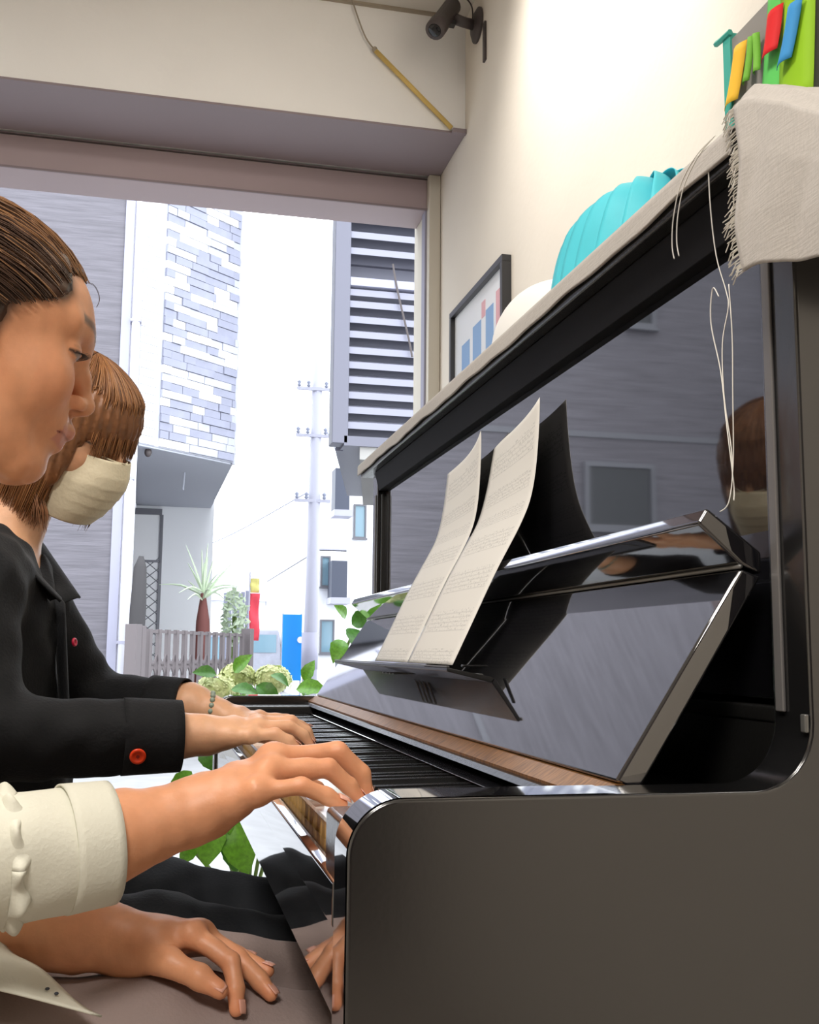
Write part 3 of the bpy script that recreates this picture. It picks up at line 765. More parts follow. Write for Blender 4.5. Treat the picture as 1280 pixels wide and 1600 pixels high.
# left arm and hand resting on the thigh
S.chain([(-.40, .545, .90), (-.385, .545, .680), (-.232, .362, .626), (-.174, .335, .624), (-.124, .316, .6120)], [.042, .036, .034, .031, .0245], .02)
lw = [(-.122, .310, .6155), (-.122, .318, .6150), (-.122, .325, .6130), (-.122, .331, .6095)]
lf = [[(-.076, .300, .6225), (-.045, .282, .6035), (-.041, .270, .5860), (-.040, .264, .5725)],
      [(-.069, .320, .6165), (-.037, .305, .5985), (-.020, .291, .5850), (-.012, .283, .5760)],
      [(-.069, .338, .6095), (-.036, .330, .5945), (-.019, .320, .5880), (-.011, .314, .5860)],
      [(-.075, .352, .6020), (-.046, .349, .5945), (-.032, .345, .5900), (-.024, .342, .5880)]]
lt = [(-.116, .302, .6060), (-.094, .278, .6060), (-.070, .264, .5980), (-.055, .2565, .5895)]
hand(S, lw, lf, lt)
S.cone((-.126, .318, .6110), (-.098, .317, .6120), .0225, .0165, .014)
def d1(X, Y, Z): return .0005*np.sin(260*X+40*Z)*np.sin(190*Y+3)+.0006*np.sin(90*X+70*Y+50*Z)
P, Q = S.mesh(.0021, d1)
tips = [(f[3], .010, .55) for f in rf+lf]+[(f[1], .009, .30) for f in rf+lf]+[(f[0], .010, .22) for f in rf+lf]+[(lt[3], .012, .5)]
c1 = skin_paint(P, F1, SK1, (.56, .22, .17), (.10, .055, .035), tips=tips, hairline=POLY)
body1 = link('body', np_mesh('body', P, Q, c1), 'skin', W1)
for f in rf[:3]: nail(body1, f[2], f[3], (.6, 0, .8))
nail(body1, rf[3][2], rf[3][3], (.3, -.3, .9))
for f in lf: nail(body1, f[2], f[3], (.7, -.45, .55))
nail(body1, lt[2], lt[3], (.35, -.75, .55))
# eyelashes of the near eye
b = MB()
for i in range(16):
    t = (i/15-.5)*2; yy = -.033-.0145*t; zz = .0175+.0030*math.sqrt(max(0, 1-t*t))+.0005
    xx = .0705+.0145*math.sqrt(max(0, 1-((yy+.033)/.0165)**2-((zz-.0215)/.0125)**2))
    b.tube([F1(xx, yy, zz), F1(xx+.0045, yy-.0010*t, zz+.0005), F1(xx+.0075, yy-.002*t, zz+.0022)], [.0004, .0003, .0001], 3)
b.build('eyelashes', 'frame_black', body1)
# hair: cap cut along the hairline
S = SDF(); Rm1 = np.array(F1.R)
S.ell(F1(-.014, 0, .044), (.0985, .0785, .080), .01, Rm1)
S.ell(F1(.026, 0, .047), (.0675, .0675, .0605), .02, Rm1)
S.ell(F1(-.045, 0, .0), (.055, .062, .065), .02, Rm1)
S.ell(F1(-.118, 0, .040), (.036, .040, .040), .015, Rm1)      # bun
def face_cut(X, Y, Z):
    q = [X-F1.T[0], Y-F1.T[1], Z-F1.T[2]]
    lx = Rm1[0, 0]*q[0]+Rm1[1, 0]*q[1]+Rm1[2, 0]*q[2]; ly = Rm1[0, 1]*q[0]+Rm1[1, 1]*q[1]+Rm1[2, 1]*q[2]; lz = Rm1[0, 2]*q[0]+Rm1[1, 2]*q[1]+Rm1[2, 2]*q[2]
    jag = .0010*np.sin(900*lz+300*ly)+.0010*np.sin(500*ly)
    return -poly_sdf(lx+jag, lz, POLY)
S.fn(face_cut, np.array(F1.T)-.25, np.array(F1.T)+.25, .004, True)
def hd1(X, Y, Z): return .0005*np.sin(420*Z+260*Y+30*X)+.0005*np.sin(300*Z-200*Y)
P, Q = S.mesh(.0026, hd1)
hair1 = link('hair', np_mesh('hair', P, Q), 'hair_brown', W1)
cl, cd = [], []
for i in range(2300):
    # start along the hairline, run back over the skull to the bun
    a = random.uniform(-1, 1); side = 1 if a > 0 else -1; a = abs(a)
    if a < .42: x0, y0, z0 = .088-.02*(a/.42), side*.062*(a/.42), .094-.006*(a/.42)
    elif a < .75: t = (a-.42)/.33; x0, y0, z0 = .066-.012*t, side*(.062+.004*t), .086-.034*t
    else: t = (a-.75)/.25; x0, y0, z0 = .05-.045*t, side*(.066+.010*t), .050-.030*t
    c0 = Vector((-.014, 0, .044)); rr = Vector((.1010, .081, .0825))
    d0 = Vector(((x0-c0.x)/rr.x, (y0-c0.y)/rr.y, (z0-c0.z)/rr.z)).normalized(); d1_ = Vector((-.97, side*.12*random.random(), -.05+.15*random.random())).normalized()
    pts = []; off = random.uniform(.000, .006)*random.random(); ph = random.uniform(0, 9); t0 = random.uniform(-.015, .42)*(1 if random.random() < .6 else .1)
    for j in range(13):
        t = t0+(1-t0)*j/12; d = (d0*(1-t)+d1_*t); mid = Vector((-.1, 0, .9 if a < .42 else .35))*(t*(1-t)*1.3); d = (d+mid).normalized()
        k = 1+off/.09+.012*math.sin(t*9+ph)*t
        pts.append(F1(c0.x+d.x*rr.x*k, c0.y+d.y*rr.y*k, c0.z+d.z*rr.z*k))
    (cl if (a < .5 and random.random() < .75) or random.random() < .15 else cd).append(pts)  # lighter on top, darker at temples: hair tone plus painted light and shade
strands(hair1, 'light_strands', 'hair_light', cl, .0006); strands(hair1, 'dark_strands', 'hair_brown', cd, .0006)
fl = []
for i in range(3):
    y0 = random.uniform(-.03, .03); s = random.uniform(.1, .5)
    fl.append(spline([F1(.066, y0, .094), F1(.080+.004*s, y0+.004, .098+.003*s), F1(.089+.004*s, y0+.006, .090), F1(.0905, y0+.01, .082)], 4))
strands(hair1, 'flyaway_strands', 'hair_brown', fl, .00025)
# shirt
WS = [(60, 20, 45, .3, .5), (25, 70, 30, 1.1, .5), (110, 40, -70, 2.0, .35), (-45, 90, 60, .7, .3)]
S = SDF()
S.ell((-.42, .37, .80), (.108, .175, .19), .03).ell((-.43, .37, .62), (.118, .165, .14), .05).cone((-.40, .20, .90), (-.40, .53, .90), .058, .058, .04)
S.cone((-.405, .19, .895), (-.385, .150, .690), .060, .052, .03)
S.capped((-.395, .146, .690), (-.1440, .2330, .7080), .056, .0430, .02)
S.cone((-.405, .55, .895), (-.388, .550, .690), .060, .054, .03)
S.capped((-.388, .552, .692), (-.285, .430, .650), .054, .046, .02)
S.capped((-.165, .2257, .7065), (-.130, .2378, .7090), .0345, .0370, .003, True)
S.capped((-.31, .459, .661), (-.262, .402, .641), .036, .039, .003, True)
S.cone(NB1, F1(-.02, 0, -.06), .058, .050, .006, True)
P, Q = S.mesh(.003, wr(WS, .0014))
shirt1 = link('shirt', np_mesh('shirt', P, Q), 'cream_shirt', W1)
b = MB()
A, B2 = Vector((-.395, .146, .690)), Vector((-.1440, .2330, .7080)); dd = (B2-A).normalized(); e1 = dd.cross(Vector((0, 0, 1))).normalized(); e2 = e1.cross(dd)
cuff = MB().tube([B2-dd*.004+.0432*(math.cos(t*math.pi/18)*e1+math.sin(t*math.pi/18)*e2) for t in range(37)], .0012, 6).build('cuff_seam', 'cream_shirt', shirt1, smooth=True)
# gathered ruffle on the upper sleeve
def ruf(u, v):
    t = 2*math.pi*u; c = A.lerp(B2, .705+.04*v+.012*math.sin(t*9)*v); r = .0455+.0045*math.sin(v*math.pi)*(1+.8*math.sin(t*11+2))
    return c+r*(math.cos(t)*e1+math.sin(t)*e2)
solid(MB().grid(ruf, 110, 10).build('sleeve_gather', 'cream_shirt', shirt1, smooth=True), .001)
# shirt tails lying on the lap
def tail(u, v):
    a = Vector((-.33, .345-.13*v, .640-.004*v)); t = Vector((-.228+.086*v**1.35, .335-.100*v, .620-.036*v**1.2))
    p = a.lerp(t, u); p.z += .014*math.sin(u*math.pi)*(1-v*.5)+.003*math.sin(v*9+u*3); return p
solid(MB().grid(tail, 20, 20).build('shirt_tail', 'cream_shirt', shirt1, smooth=True), .0015)
def tail2(u, v):
    a = Vector((-.34, .40-.06*v, .655)); t = Vector((-.160+.012*v, .335-.026*v, .606-.006*v))
    p = a.lerp(t, u); p.z += .020*math.sin(u*math.pi)+.003*math.sin(v*7); return p
solid(MB().grid(tail2, 20, 10).build('shirt_tail', 'cream_shirt', shirt1, smooth=True), .0015)
for c in ((-.174, .318, .6165),):
    MB().lathe([(.001, 0), (.0055, .0004), (.0060, .0014), (.0048, .0022), (.001, .0016)], c, 16, Matrix.Rotation(R(20), 3, 'Y') @ Matrix.Rotation(R(25), 3, 'X')).build('button', 'button_cream', shirt1, smooth=True)
pr = MB()
for i in range(2): pr.ball((-.182+.006*i+random.uniform(-.001, .001), .247-.002*i, .6005-.0030*i+random.uniform(-.001, .001)), .0018, 6, 4, rz=.0012)
pr.build('printed_motif', 'dark_print', shirt1)
# trousers and shoes
S = SDF()
S.ell((-.44, .38, .51), (.12, .17, .10), .03)
for y in (.315, .475):
    S.chain([(-.42, y, .508), (-.10, y-.004, .506), (.075, y-.005, .498)], [.086, .079, .062], .03)
    S.chain([(.075, y-.005, .490), (.085, y, .28), (.06, y, .09)], [.060, .052, .040], .02)
P, Q = S.mesh(.004, wr(WS, .0018))
link('trousers', np_mesh('trousers', P, Q), 'grey_trouser', W1)
def shoe(parent, x, y):
    S = SDF(); S.cone((x, y, .045), (x+.16, y, .03), .036, .030, .02); S.cone((x, y, .06), (x+.02, y, .09), .034, .036, .02)
    S.fn(lambda X, Y, Z: Z-.004+0*X+0*Y, (x-.1, y-.1, -.05), (x+.25, y+.1, .03), .002, True)
    P, Q = S.mesh(.005); return link('shoe', np_mesh('shoe', P, Q), 'shoe', parent)
for y in (.315, .475): shoe(W1, .04, y)

# ================================================================== woman in black with the face mask
W2 = empty('person', (-.36, .97, 0), 'woman with auburn bob, pale face mask and black shirt seated behind the first', 'person')
SK2 = (.74, .41, .24)
F2 = Frame((-.254, .965, 1.162), -31, 29, 6, 1.0)
NB2 = (-.335, .965, .985)
S = SDF(); head(S, F2, NB2, .047)
S.ell((-.345, .965, .85), (.085, .14, .16), .03).cone((-.335, .81, .945), (-.335, 1.13, .945), .042, .042, .04)
S.chain([(-.345, .80, .935), (-.315, .735, .745), (-.10, .758, .746), (-.05, .760, .7470)], [.040, .036, .029, .0235], .02)
S.chain([(-.32, 1.14, .93), (-.215, 1.18, .765), (-.06, 1.085, .770), (-.018, 1.062, .757)], [.038, .034, .028, .023], .02)
w2r = [[(.012, .792, .7560), (.052, .796, .7580), (.070, .797, .7470), (.078, .797, .7345)], [(.018, .772, .7600), (.060, .774, .7620), (.080, .775, .7490), (.088, .775, .7345)],
       [(.014, .752, .7560), (.055, .752, .7580), (.074, .752, .7470), (.083, .752, .7345)], [(.004, .735, .7480), (.036, .733, .7500), (.053, .733, .7420), (.062, .733, .7345)]]
hand(S, [(-.046, y, .747) for y in (.771, .764, .757, .750)], w2r, [(-.035, .778, .742), (-.005, .806, .745), (.022, .818, .742), (.042, .818, .7345)])
S.cone((-.055, .760, .7470), (-.02, .762, .7500), .0215, .0160, .014)
w2l = [[(.036, 1.030, .7470), (.074, 1.026, .7470), (.096, 1.025, .7390), (.109, 1.024, .7340)], [(.044, 1.050, .7500), (.086, 1.046, .7480), (.108, 1.044, .7400), (.122, 1.042, .7340)],
       [(.042, 1.070, .7470), (.080, 1.068, .7460), (.100, 1.067, .7390), (.112, 1.066, .7340)], [(.032, 1.088, .7420), (.062, 1.089, .7430), (.078, 1.089, .7380), (.088, 1.089, .7340)]]
hand(S, [(-.015, y, .756) for y in (1.052, 1.059, 1.066, 1.073)], w2l, [(-.006, 1.046, .748), (.022, 1.014, .743), (.048, 1.004, .740), (.066, 1.004, .7345)])
P, Q = S.mesh(.0028, d1)
tips = [(f[3], .010, .5) for f in w2r+w2l]+[(f[1], .009, .3) for f in w2r+w2l]
c2 = skin_paint(P, F2, SK2, (.52, .20, .155), (.12, .06, .03), tips=tips, openness=.0016)
body2 = link('body', np_mesh('body', P, Q, c2), 'skin', W2)
for f in w2r+w2l: nail(body2, f[2], f[3], (.6, 0, .8))
# hair bob
Rm2 = np.array(F2.R)
S = SDF()
S.ell(F2(-.014, 0, .038), (.103, .085, .083), .01, Rm2)
S.ell(F2(-.018, 0, -.012), (.096, .088, .100), .02, Rm2)
S.ell(F2(.029, 0, .045), (.0725, .0705, .063), .02, Rm2)
for s_ in (-1, 1): S.ell(F2(.026, s_*.060, -.006), (.046, .017, .080), .012, Rm2)
def lx(F, X, Y, Z):
    Rm = np.array(F.R); q = [X-F.T[0], Y-F.T[1], Z-F.T[2]]
    return [Rm[0, i]*q[0]+Rm[1, i]*q[1]+Rm[2, i]*q[2] for i in range(3)]
def cut2(X, Y, Z):
    a, b_, c = lx(F2, X, Y, Z)
    # face window: in front of x, between the side curtains, below the fringe
    fr = c-(.030+.35*np.maximum(0, np.abs(b_)-.01)*-1+.003*np.sin(260*b_)+.002*np.sin(610*b_))
    return np.maximum(np.maximum(.030-a-.25*np.maximum(c, -.2)*0, np.abs(b_)-(.0485+.14*np.clip(-c-.005, 0, .1))), fr)
S.fn(cut2, np.array(F2.T)-.2, np.array(F2.T)+.2, .006, True)
def low2(X, Y, Z):
    a, b_, c = lx(F2, X, Y, Z); return (c+.082+.25*(a+.02))*.9+.006*np.sin(180*b_+60*a)
S.fn(lambda X, Y, Z: low2(X, Y, Z), np.array(F2.T)-.25, np.array(F2.T)+.25, .004, True)
S.cone(F2(-.03, 0, -.02), NB2, .050, .056, .01, True)
def hd2(X, Y, Z):
    a, b_, c = lx(F2, X, Y, Z); an = np.arctan2(b_, a); return .0013*np.sin(46*an+6*np.sin(20*c))+.0008*np.sin(91*an)
P, Q = S.mesh(.003, hd2)
hair2 = link('hair', np_mesh('hair', P, Q), 'hair_auburn', W2)
cl, cd = [], []
for i in range(1300):
    an = random.uniform(-math.pi, math.pi); front = abs(an) < .62
    zend = (random.uniform(.000, .026) if front else -.095-.25*.09*(-math.cos(an))*0-random.uniform(0, .02)-.022*math.cos(an))
    pts = []; k = 1.0+random.uniform(.0, .045); ph = random.uniform(0, 9); t0 = random.uniform(0, .4)
    for j in range(13):
        t = t0+(1-t0)*j/12; th = t*(1.35 if front else 1.62)
        x = -.006+(.1105 if front else .104 if math.cos(an) > 0 else .100)*math.sin(th)*math.cos(an)*k; y = .0875*math.sin(th)*math.sin(an)*k; z = .038+.085*math.cos(th)*k
        if not front and t > .62:
            s = (t-.62)/.38; z = z*(1-s)+zend*s; x *= 1-.10*s; y *= 1-.03*s
            if math.cos(an) > 0: x = min(x, .045+.012*math.sin(ph))
        elif front and t > .75: z = z*(1-(t-.75)/.25)+zend*(t-.75)/.25
        pts.append(F2(x+.001*math.sin(ph+t*7), y+.001*math.cos(ph+t*5), z))
    (cl if random.random() < .5 else cd).append(pts)
strands(hair2, 'light_strands', 'hair_auburn_light', cl, .0008); strands(hair2, 'dark_strands', 'hair_auburn', cd, .0008)
wisp = []
for i in range(40):      # lock of hair hanging forward below the jaw
    y = -.062+random.uniform(-.008, .008); x = .030+random.uniform(-.012, .012)
    p = Vector(F2(x, y, -.06)); wisp.append([p, p+Vector((.002, 0, -.02)), p+Vector((.008+random.uniform(-.003, .003), -.004, -.045)), p+Vector((.010, -.004, -.062-random.uniform(0, .012)))])
strands(hair2, 'loose_lock', 'hair_auburn', wisp, .0011)
# face mask
def mask(u, v):
    s = (u-.5)*2; z = -.004-.098*v
    cx = [.1110, .1205, .1195, .115, .109, .101, .090]; t = v*6; i = min(int(t), 5); c = cx[i]*(1-(t-i))+cx[i+1]*(t-i)
    wy = .054-.012*abs(v-.35)
    x = c-(c-.034)*abs(s)**2.3; y = wy*math.sin(s*math.pi/2*.98)*1.04
    pl = .0022*((v*6) % 1.0) if .2 < v < .85 else 0
    return F2(x+pl*(1-abs(s)), y, z+.010*(1-s*s)*(1 if v < .2 else .0)*(1-v*5))
msk = MB().grid(mask, 36, 42).build('face_mask', 'mask_cream', W2, smooth=True); solid(msk, .0015)
for s in (-1, 1):
    MB().tube(spline([F2(.036, s*.0605, -.014), F2(.012, s*.076, .006), F2(-.016, s*.084, .028), F2(-.024, s*.083, .004), F2(-.006, s*.078, -.030), F2(.036, s*.056, -.090)], 6), .0016, 6).build('ear_loop', 'mask_cream', msk, smooth=True)
MB().tube([F2(.100*.0+mx, yy, .0055) for mx, yy in ((.093, -.028), (.108, -.013), (.1125, 0), (.108, .013), (.093, .028))], .0012, 6).build('nose_wire', 'mask_cream', msk, smooth=True)
# black shirt
S = SDF()
S.ell((-.350, .965, .84), (.108, .165, .19), .03).ell((-.345, .965, .68), (.122, .165, .13), .05).cone((-.335, .81, .945), (-.335, 1.12, .945), .056, .056, .04)
S.cone((-.350, .795, .930), (-.315, .735, .750), .060, .056, .035)
S.capped((-.335, .732, .748), (-.083, .7600, .7460), .055, .0410, .02)
S.cone((-.318, 1.13, .935), (-.218, 1.175, .775), .060, .050, .035)
S.capped((-.225, 1.178, .770), (-.068, 1.089, .770), .048, .036, .02)
S.capped((-.105, .7585, .7462), (-.07, .7608, .7460), .0315, .0350, .003, True)
S.capped((-.10, 1.107, .770), (-.055, 1.083, .770), .029, .033, .003, True)
S.cone(NB2, F2(-.02, 0, -.06), .055, .050, .006, True)
S.cone((-.275, .935, 1.04), (-.245, .905, .915), .058, .010, .008, True)        # open neck
WS2 = [(70, 30, 55, .3, .5), (30, 60, 40, 1.1, .6), (120, 50, -60, 2.0, .35), (-50, 80, 70, .7, .35)]
P, Q = S.mesh(.0032, wr(WS2, .0020))
shirt2 = link('shirt', np_mesh('shirt', P, Q), 'black_cloth', W2)
def cuff_band(a, b_, r0, r1, m, parent, th=.0028):
    a, b_ = Vector(a), Vector(b_); d = (b_-a).normalized(); e1_ = d.cross(Vector((0, 0, 1))).normalized(); e2_ = e1_.cross(d)
    o = MB().grid(lambda u, v: a.lerp(b_, v)+(r0+(r1-r0)*v+.0005*math.sin(2*math.pi*u*3))*(-math.cos(2*math.pi*u)*e1_-math.sin(2*math.pi*u)*e2_), 48, 6).build('cuff', m, parent, smooth=True)
    return solid(o, th, 0)
cuff_band((-.150, .7526, .7465), (-.080, .7604, .7460), .0460, .0428, 'black_cloth', shirt2)
cuff_band((-.115, 1.1155, .770), (-.066, 1.0878, .770), .0415, .0375, 'black_cloth', shirt2)
cuff_band((-.175, .2222, .7058), (-.1425, .2335, .7081), .0462, .0446, 'cream_shirt', shirt1, .002)
def flap(pts, name='collar'):
    a, b_, c, d = [Vector(p) for p in pts]
    def fn(u, v):
        p = a.lerp(b_, u).lerp(d.lerp(c, u), v); return p+Vector((.006*math.sin(v*math.pi), -.003*math.sin(u*math.pi), .004*math.sin(v*math.pi)))
    o = MB().grid(fn, 8, 8).build(name, 'black_cloth', shirt2, smooth=True); return solid(o, .003)
flap([(-.350, .898, 1.022), (-.256, .898, .918), (-.240, .862, .915), (-.325, .842, .998)])
flap([(-.330, 1.030, 1.028), (-.244, .930, .915), (-.222, .965, .925), (-.285, 1.065, 1.008)])
flap([(-.254, .925, .925), (-.232, .935, .700), (-.222, .900, .700), (-.238, .895, .90)], 'placket')
def button(c, ax, m, hole, parent, r=.0085):
    q = Vector(ax).normalized().to_track_quat('Z', 'Y').to_matrix()
    o = MB().lathe([(.0005, 0), (r*.95, 0), (r, .0012), (r*.93, .0030), (r*.62, .0032), (r*.55, .0022), (.0005, .0022)], c, 22, q).build('button', m, parent, smooth=True)
    MB().lathe([(.0002, .0022), (r*.22, .0022), (r*.22, .0026), (.0002, .0026)], c, 10, q).build('button_hole', hole, o)
    return o
button((-.1300, .7105, .7270), (.05, -1, -.25), 'button_orange', 'button_hole', shirt2, .0098)
button((-.2240, .907, .862), (1, -.4, .1), 'button_red', 'button_hole', shirt2, .006)
button((-.2200, .907, .765), (1, -.4, .1), 'button_red', 'button_hole', shirt2, .006)
br = MB()
for i in range(18):
    t = 2*math.pi*i/18; br.ball((-.030+.004*math.sin(t), 1.069+.026*math.cos(t), .761+.026*math.sin(t)), .0042, 8, 6)
o = br.build('bead_bracelet', 'bead', W2, smooth=True)
# trousers, shoes
S = SDF(); S.ell((-.36, .965, .47), (.12, .17, .10), .03)
for y, z in ((.855, .462), (1.075, .466)):
    S.chain([(-.36, y+.01, z+.012), (-.10, y, z), (.06, y, z-.018)], [.082, .071, .056], .03)
    S.chain([(.06, y, z-.02), (.075, y, .26), (.05, y, .09)], [.056, .050, .040], .02)
P, Q = S.mesh(.0045, wr(WS2, .0022))
link('trousers', np_mesh('trousers', P, Q), 'black_trouser', W2)
for y in (.855, 1.075): shoe(W2, .03, y)

# ------------------------------------------------------------------ piano benches
def bench(y0, y1, top, label):
    e = empty('piano_bench', (-.46, (y0+y1)/2, 0), label, 'bench', 'piano benches under the players')
    MB().box(-.63, -.25, y0, y1, top-.07, top-.002).build('cushion', 'bench_leather', e, bevel=.02, segs=4)
    MB().box(-.62, -.26, y0+.01, y1-.01, top-.12, top-.07).build('apron', 'satin_black', e, bevel=.003)
    for x in (-.60, -.28):
        for y in (y0+.03, y1-.03): MB().box(x-.02, x+.02, y-.02, y+.02, 0, top-.12).build('leg', 'satin_black', e, bevel=.003)
bench(.20, .58, .412, 'black padded piano bench under the woman in cream shirt')
bench(.78, 1.16, .375, 'black padded piano bench under the woman in black shirt')

# ================================================================== outdoors
GZ = -.12
struct(MB().box(-40, 40, 2.6, 90, GZ-.2, GZ).build('ground', 'asphalt'))
struct(MB().box(-40, -2.86, -12, 2.6, GZ-.2, GZ).build('ground_side', 'asphalt'))
# ---- house with rough lavender grey siding
sh_ = empty('siding_house', (-4.7, 11.5, GZ), 'two storey house with rough lavender grey siding across the street', 'house')
MB().box(-9.5, -.475, 9.5, 14.5, GZ, 3.06).box(-9.5, -.475, 9.5, 14.5, 3.12, 8.5).build('siding_wall', 'siding', sh_)
MB().box(-9.5, -.475, 9.485, 14.4, 3.06, 3.12).build('floor_band', 'win_frame', sh_)
MB().box(-9.5, -.46, 9.47, 14.4, GZ, .16).build('plinth', 'louver_base', sh_)
MB().box(-.56, -.475, 9.482, 9.5, .16, 8.5).build('corner_trim', 'siding_trim', sh_)
MB().box(-.475, -.365, 9.52, 9.60, GZ, 8.5).build('corner_board', 'pipe_white', sh_)
dp = MB().tube([(-.425, 9.47, GZ), (-.425, 9.47, 8.5)], .036, 12).build('downpipe', 'pipe_white', sh_, smooth=True)
for z in (.9, 2.4, 3.9, 5.4): MB().box(-.475, -.38, 9.43, 9.51, z, z+.025).build('pipe_clip', 'siding_trim', dp)
def window(par, x0, x1, z0, z1, y=9.5, d=.05, pane='win_dark', fr='win_frame', w=.05, mull=False):
    f = MB().box(x0, x1, y-d, y, z0, z0+w).box(x0, x1, y-d, y, z1-w, z1).box(x0, x0+w, y-d, y, z0+w, z1-w).box(x1-w, x1, y-d, y, z0+w, z1-w).build('window', fr, par)
    MB().box(x0+w, x1-w, y-d*.4, y-.002, z0+w, z1-w).build('pane', pane, f)
    if mull: MB().box((x0+x1)/2-w*.4, (x0+x1)/2+w*.4, y-d*.9, y-d*.4, z0+w, z1-w).build('mullion', fr, f)
    MB().box(x0-.02, x1+.02, y-d-.03, y, z0-.03, z0).build('window_sill', fr, f)
for a in ((-4.20, -3.42, 2.10, 2.80), (-4.24, -3.92, 4.26, 4.95), (-6.9, -5.6, 4.0, 5.2), (-7.2, -5.9, 1.1, 2.3), (-2.0, -1.7, 6.0, 6.8)): window(sh_, *a)
# ---- stone-tiled house with carport
bh = empty('stone_tile_house', (.1, 11.5, GZ), 'white house with grey and white stone tiles above an open carport', 'house')
A_ = Vector((-.375, 9.5, 0)); D_ = Vector((.7469, .6649, 0)); N_ = Vector((.6649, -.7469, 0)); LEN = 1.272
B_ = A_+D_*LEN
MB().prism_z([(A_.x, A_.y), (B_.x, B_.y), (.52, 13.9), (-.46, 13.9)], 2.757, 8.5).build('upper_storey', 'mortar', bh)
MB().prism_z([(A_.x+.01, A_.y+.02), (B_.x-.01, B_.y+.02), (.51, 13.88), (-.45, 13.88)], 2.74, 2.757).build('soffit', 'soffit', bh)
MB().box(-.46, .56, 13.9, 14.1, GZ, 8.4).build('carport_wall', 'white_wall', bh)
MB().box(-.46, .56, 13.885, 13.9, GZ, .1).build('wall_base', 'louver_base', bh)
dr = MB().box(-.47, -.12, 13.84, 13.899, 2.62, 2.70).box(-.14, -.10, 13.84, 13.899, GZ, 2.62).build('door_frame', 'win_frame', bh)
MB().box(-.47, -.14, 13.87, 13.899, GZ, 2.62).build('door_leaf', 'brick_white', bh)
vy = MB().tube([B_+Vector((0, 0, 2.74)), B_+Vector((0, 0, 8.5))], .02, 8).build('corner_bead', 'brick_mid', bh)
lap = [MB().box(0, .215, -.012, .0, 0, .072).mesh('lap')]; lap[0].materials.append(M['brick_white'])
ang = math.atan2(D_.y, D_.x)
base_inv = Matrix.Translation((-.1, -11.5, -GZ))
for i in range(46):
    o = link('siding_board', lap[0], None, bh, local=True); o.matrix_parent_inverse = base_inv
    o.location = A_+N_*.001+Vector((0, 0, 2.765+i*.080)); o.rotation_euler = (R(-4), 0, ang)
bm_ = {}
def brickmesh(l, m, dep):
    k = (l, m, dep)
    if k not in bm_:
        me = MB().box(.003, l-.003, -dep, .0, .003, .077).mesh('brick'); me.materials.append(M[m]); bm_[k] = me
    return bm_[k]
rs = random.Random(11)
for i in range(33):
    t = .262-(.10 if i % 2 else 0)*0
    first = True
    while t < LEN-.02:
        l = rs.choice((.16, .22, .30, .38))
        if first and i % 2: l = .11
        first = False
        if t+l > LEN-.012: l = LEN-.012-t
        l = round(l, 3)
        if l < .03: break
        r_ = rs.random(); m = 'brick_grey' if r_ < .48 else ('brick_mid' if r_ < .70 else 'brick_white')
        o = link('brick', brickmesh(l, m, rs.choice((.014, .020, .028))), None, bh, local=True); o.matrix_parent_inverse = base_inv
        o.location = A_+D_*t+N_*.001+Vector((0, 0, 2.765+i*.080)); o.rotation_euler.z = ang
        t += l
# lamp and pipe under the soffit
MB().ball((-.27, 9.72, 2.71), .035, 10, 8, rz=.045).build('soffit_lamp', 'dark_plastic', bh, smooth=True)
MB().tube([(.10, 11.0, 2.74), (.09, 11.0, 2.55)], .012, 6).build('drip_pipe', 'soffit', bh)
# ---- folding gate
gt = empty('folding_gate', (.24, 9.35, GZ), 'grey metal accordion gate standing in front of the carport', 'gate')
g0, g1 = Vector((-.31, 8.2, 0)), Vector((.80, 10.5, 0)); gd = (g1-g0).normalized(); gl = (g1-g0).length
def gpost(t, w, z1=1.06): MB().obox(g0+gd*t+Vector((0, 0, GZ)), g0+gd*t+Vector((0, 0, z1)), w, w, up=tuple(gd)).build('post', 'gate_metal', gt, bevel=.004)
gpost(.02, .10, 1.05); gpost(.14, .07, 1.04); gpost(gl-.05, .10, 1.07)
nb = 13
for i in range(nb):
    t = .30+(gl-.5)*i/(nb-1)
    MB().obox(g0+gd*t+Vector((0, 0, .02)), g0+gd*t+Vector((0, 0, 1.02)), .034, .050, up=tuple(gd)).build('upright_bar', 'gate_metal', gt)
for i in range(nb-1):
    t0, t1 = .30+(gl-.5)*i/(nb-1), .30+(gl-.5)*(i+1)/(nb-1)
    for z in (.22, .62):
        MB().obox(g0+gd*t0+Vector((0, 0, z)), g0+gd*t1+Vector((0, 0, z+.20)), .010, .026).build('link', 'gate_metal', gt)
        MB().obox(g0+gd*t0+Vector((0, 0, z+.20)), g0+gd*t1+Vector((0, 0, z)), .010, .026).build('link', 'gate_metal', gt)
    MB().obox(g0+gd*t0+Vector((0, 0, 1.0)), g0+gd*t1+Vector((0, 0, 1.0)), .02, .025).build('top_link', 'gate_metal', gt)
# ---- lattice side gate, covered pole
lg = empty('lattice_gate', (-.22, 13.0, GZ), 'thin dark diamond lattice gate beside the carport door', 'gate')
for x in (-.36, -.12): MB().box(x-.012, x+.012, 12.99, 13.01, GZ, 1.94).build('post', 'win_frame', lg)
MB().box(-.36, -.12, 12.99, 13.01, 1.92, 1.95).build('rail', 'win_frame', lg)
for i in range(10):
    z = .62+i*.13
    MB().tube([(-.36, 13, z), (-.12, 13, z+.20)], .006, 5).build('lattice_bar', 'win_frame', lg)
    MB().tube([(-.36, 13, z+.20), (-.12, 13, z)], .006, 5).build('lattice_bar', 'win_frame', lg)
o = MB().tube([(-.30, 9.0, GZ), (-.30, 9.0, .7), (-.29, 9.0, 1.2), (-.285, 9.0, 1.56), (-.28, 9.0, 1.66)], [.06, .065, .07, .055, .02], 12).build('bollard_cover', 'dark_cover', smooth=True)
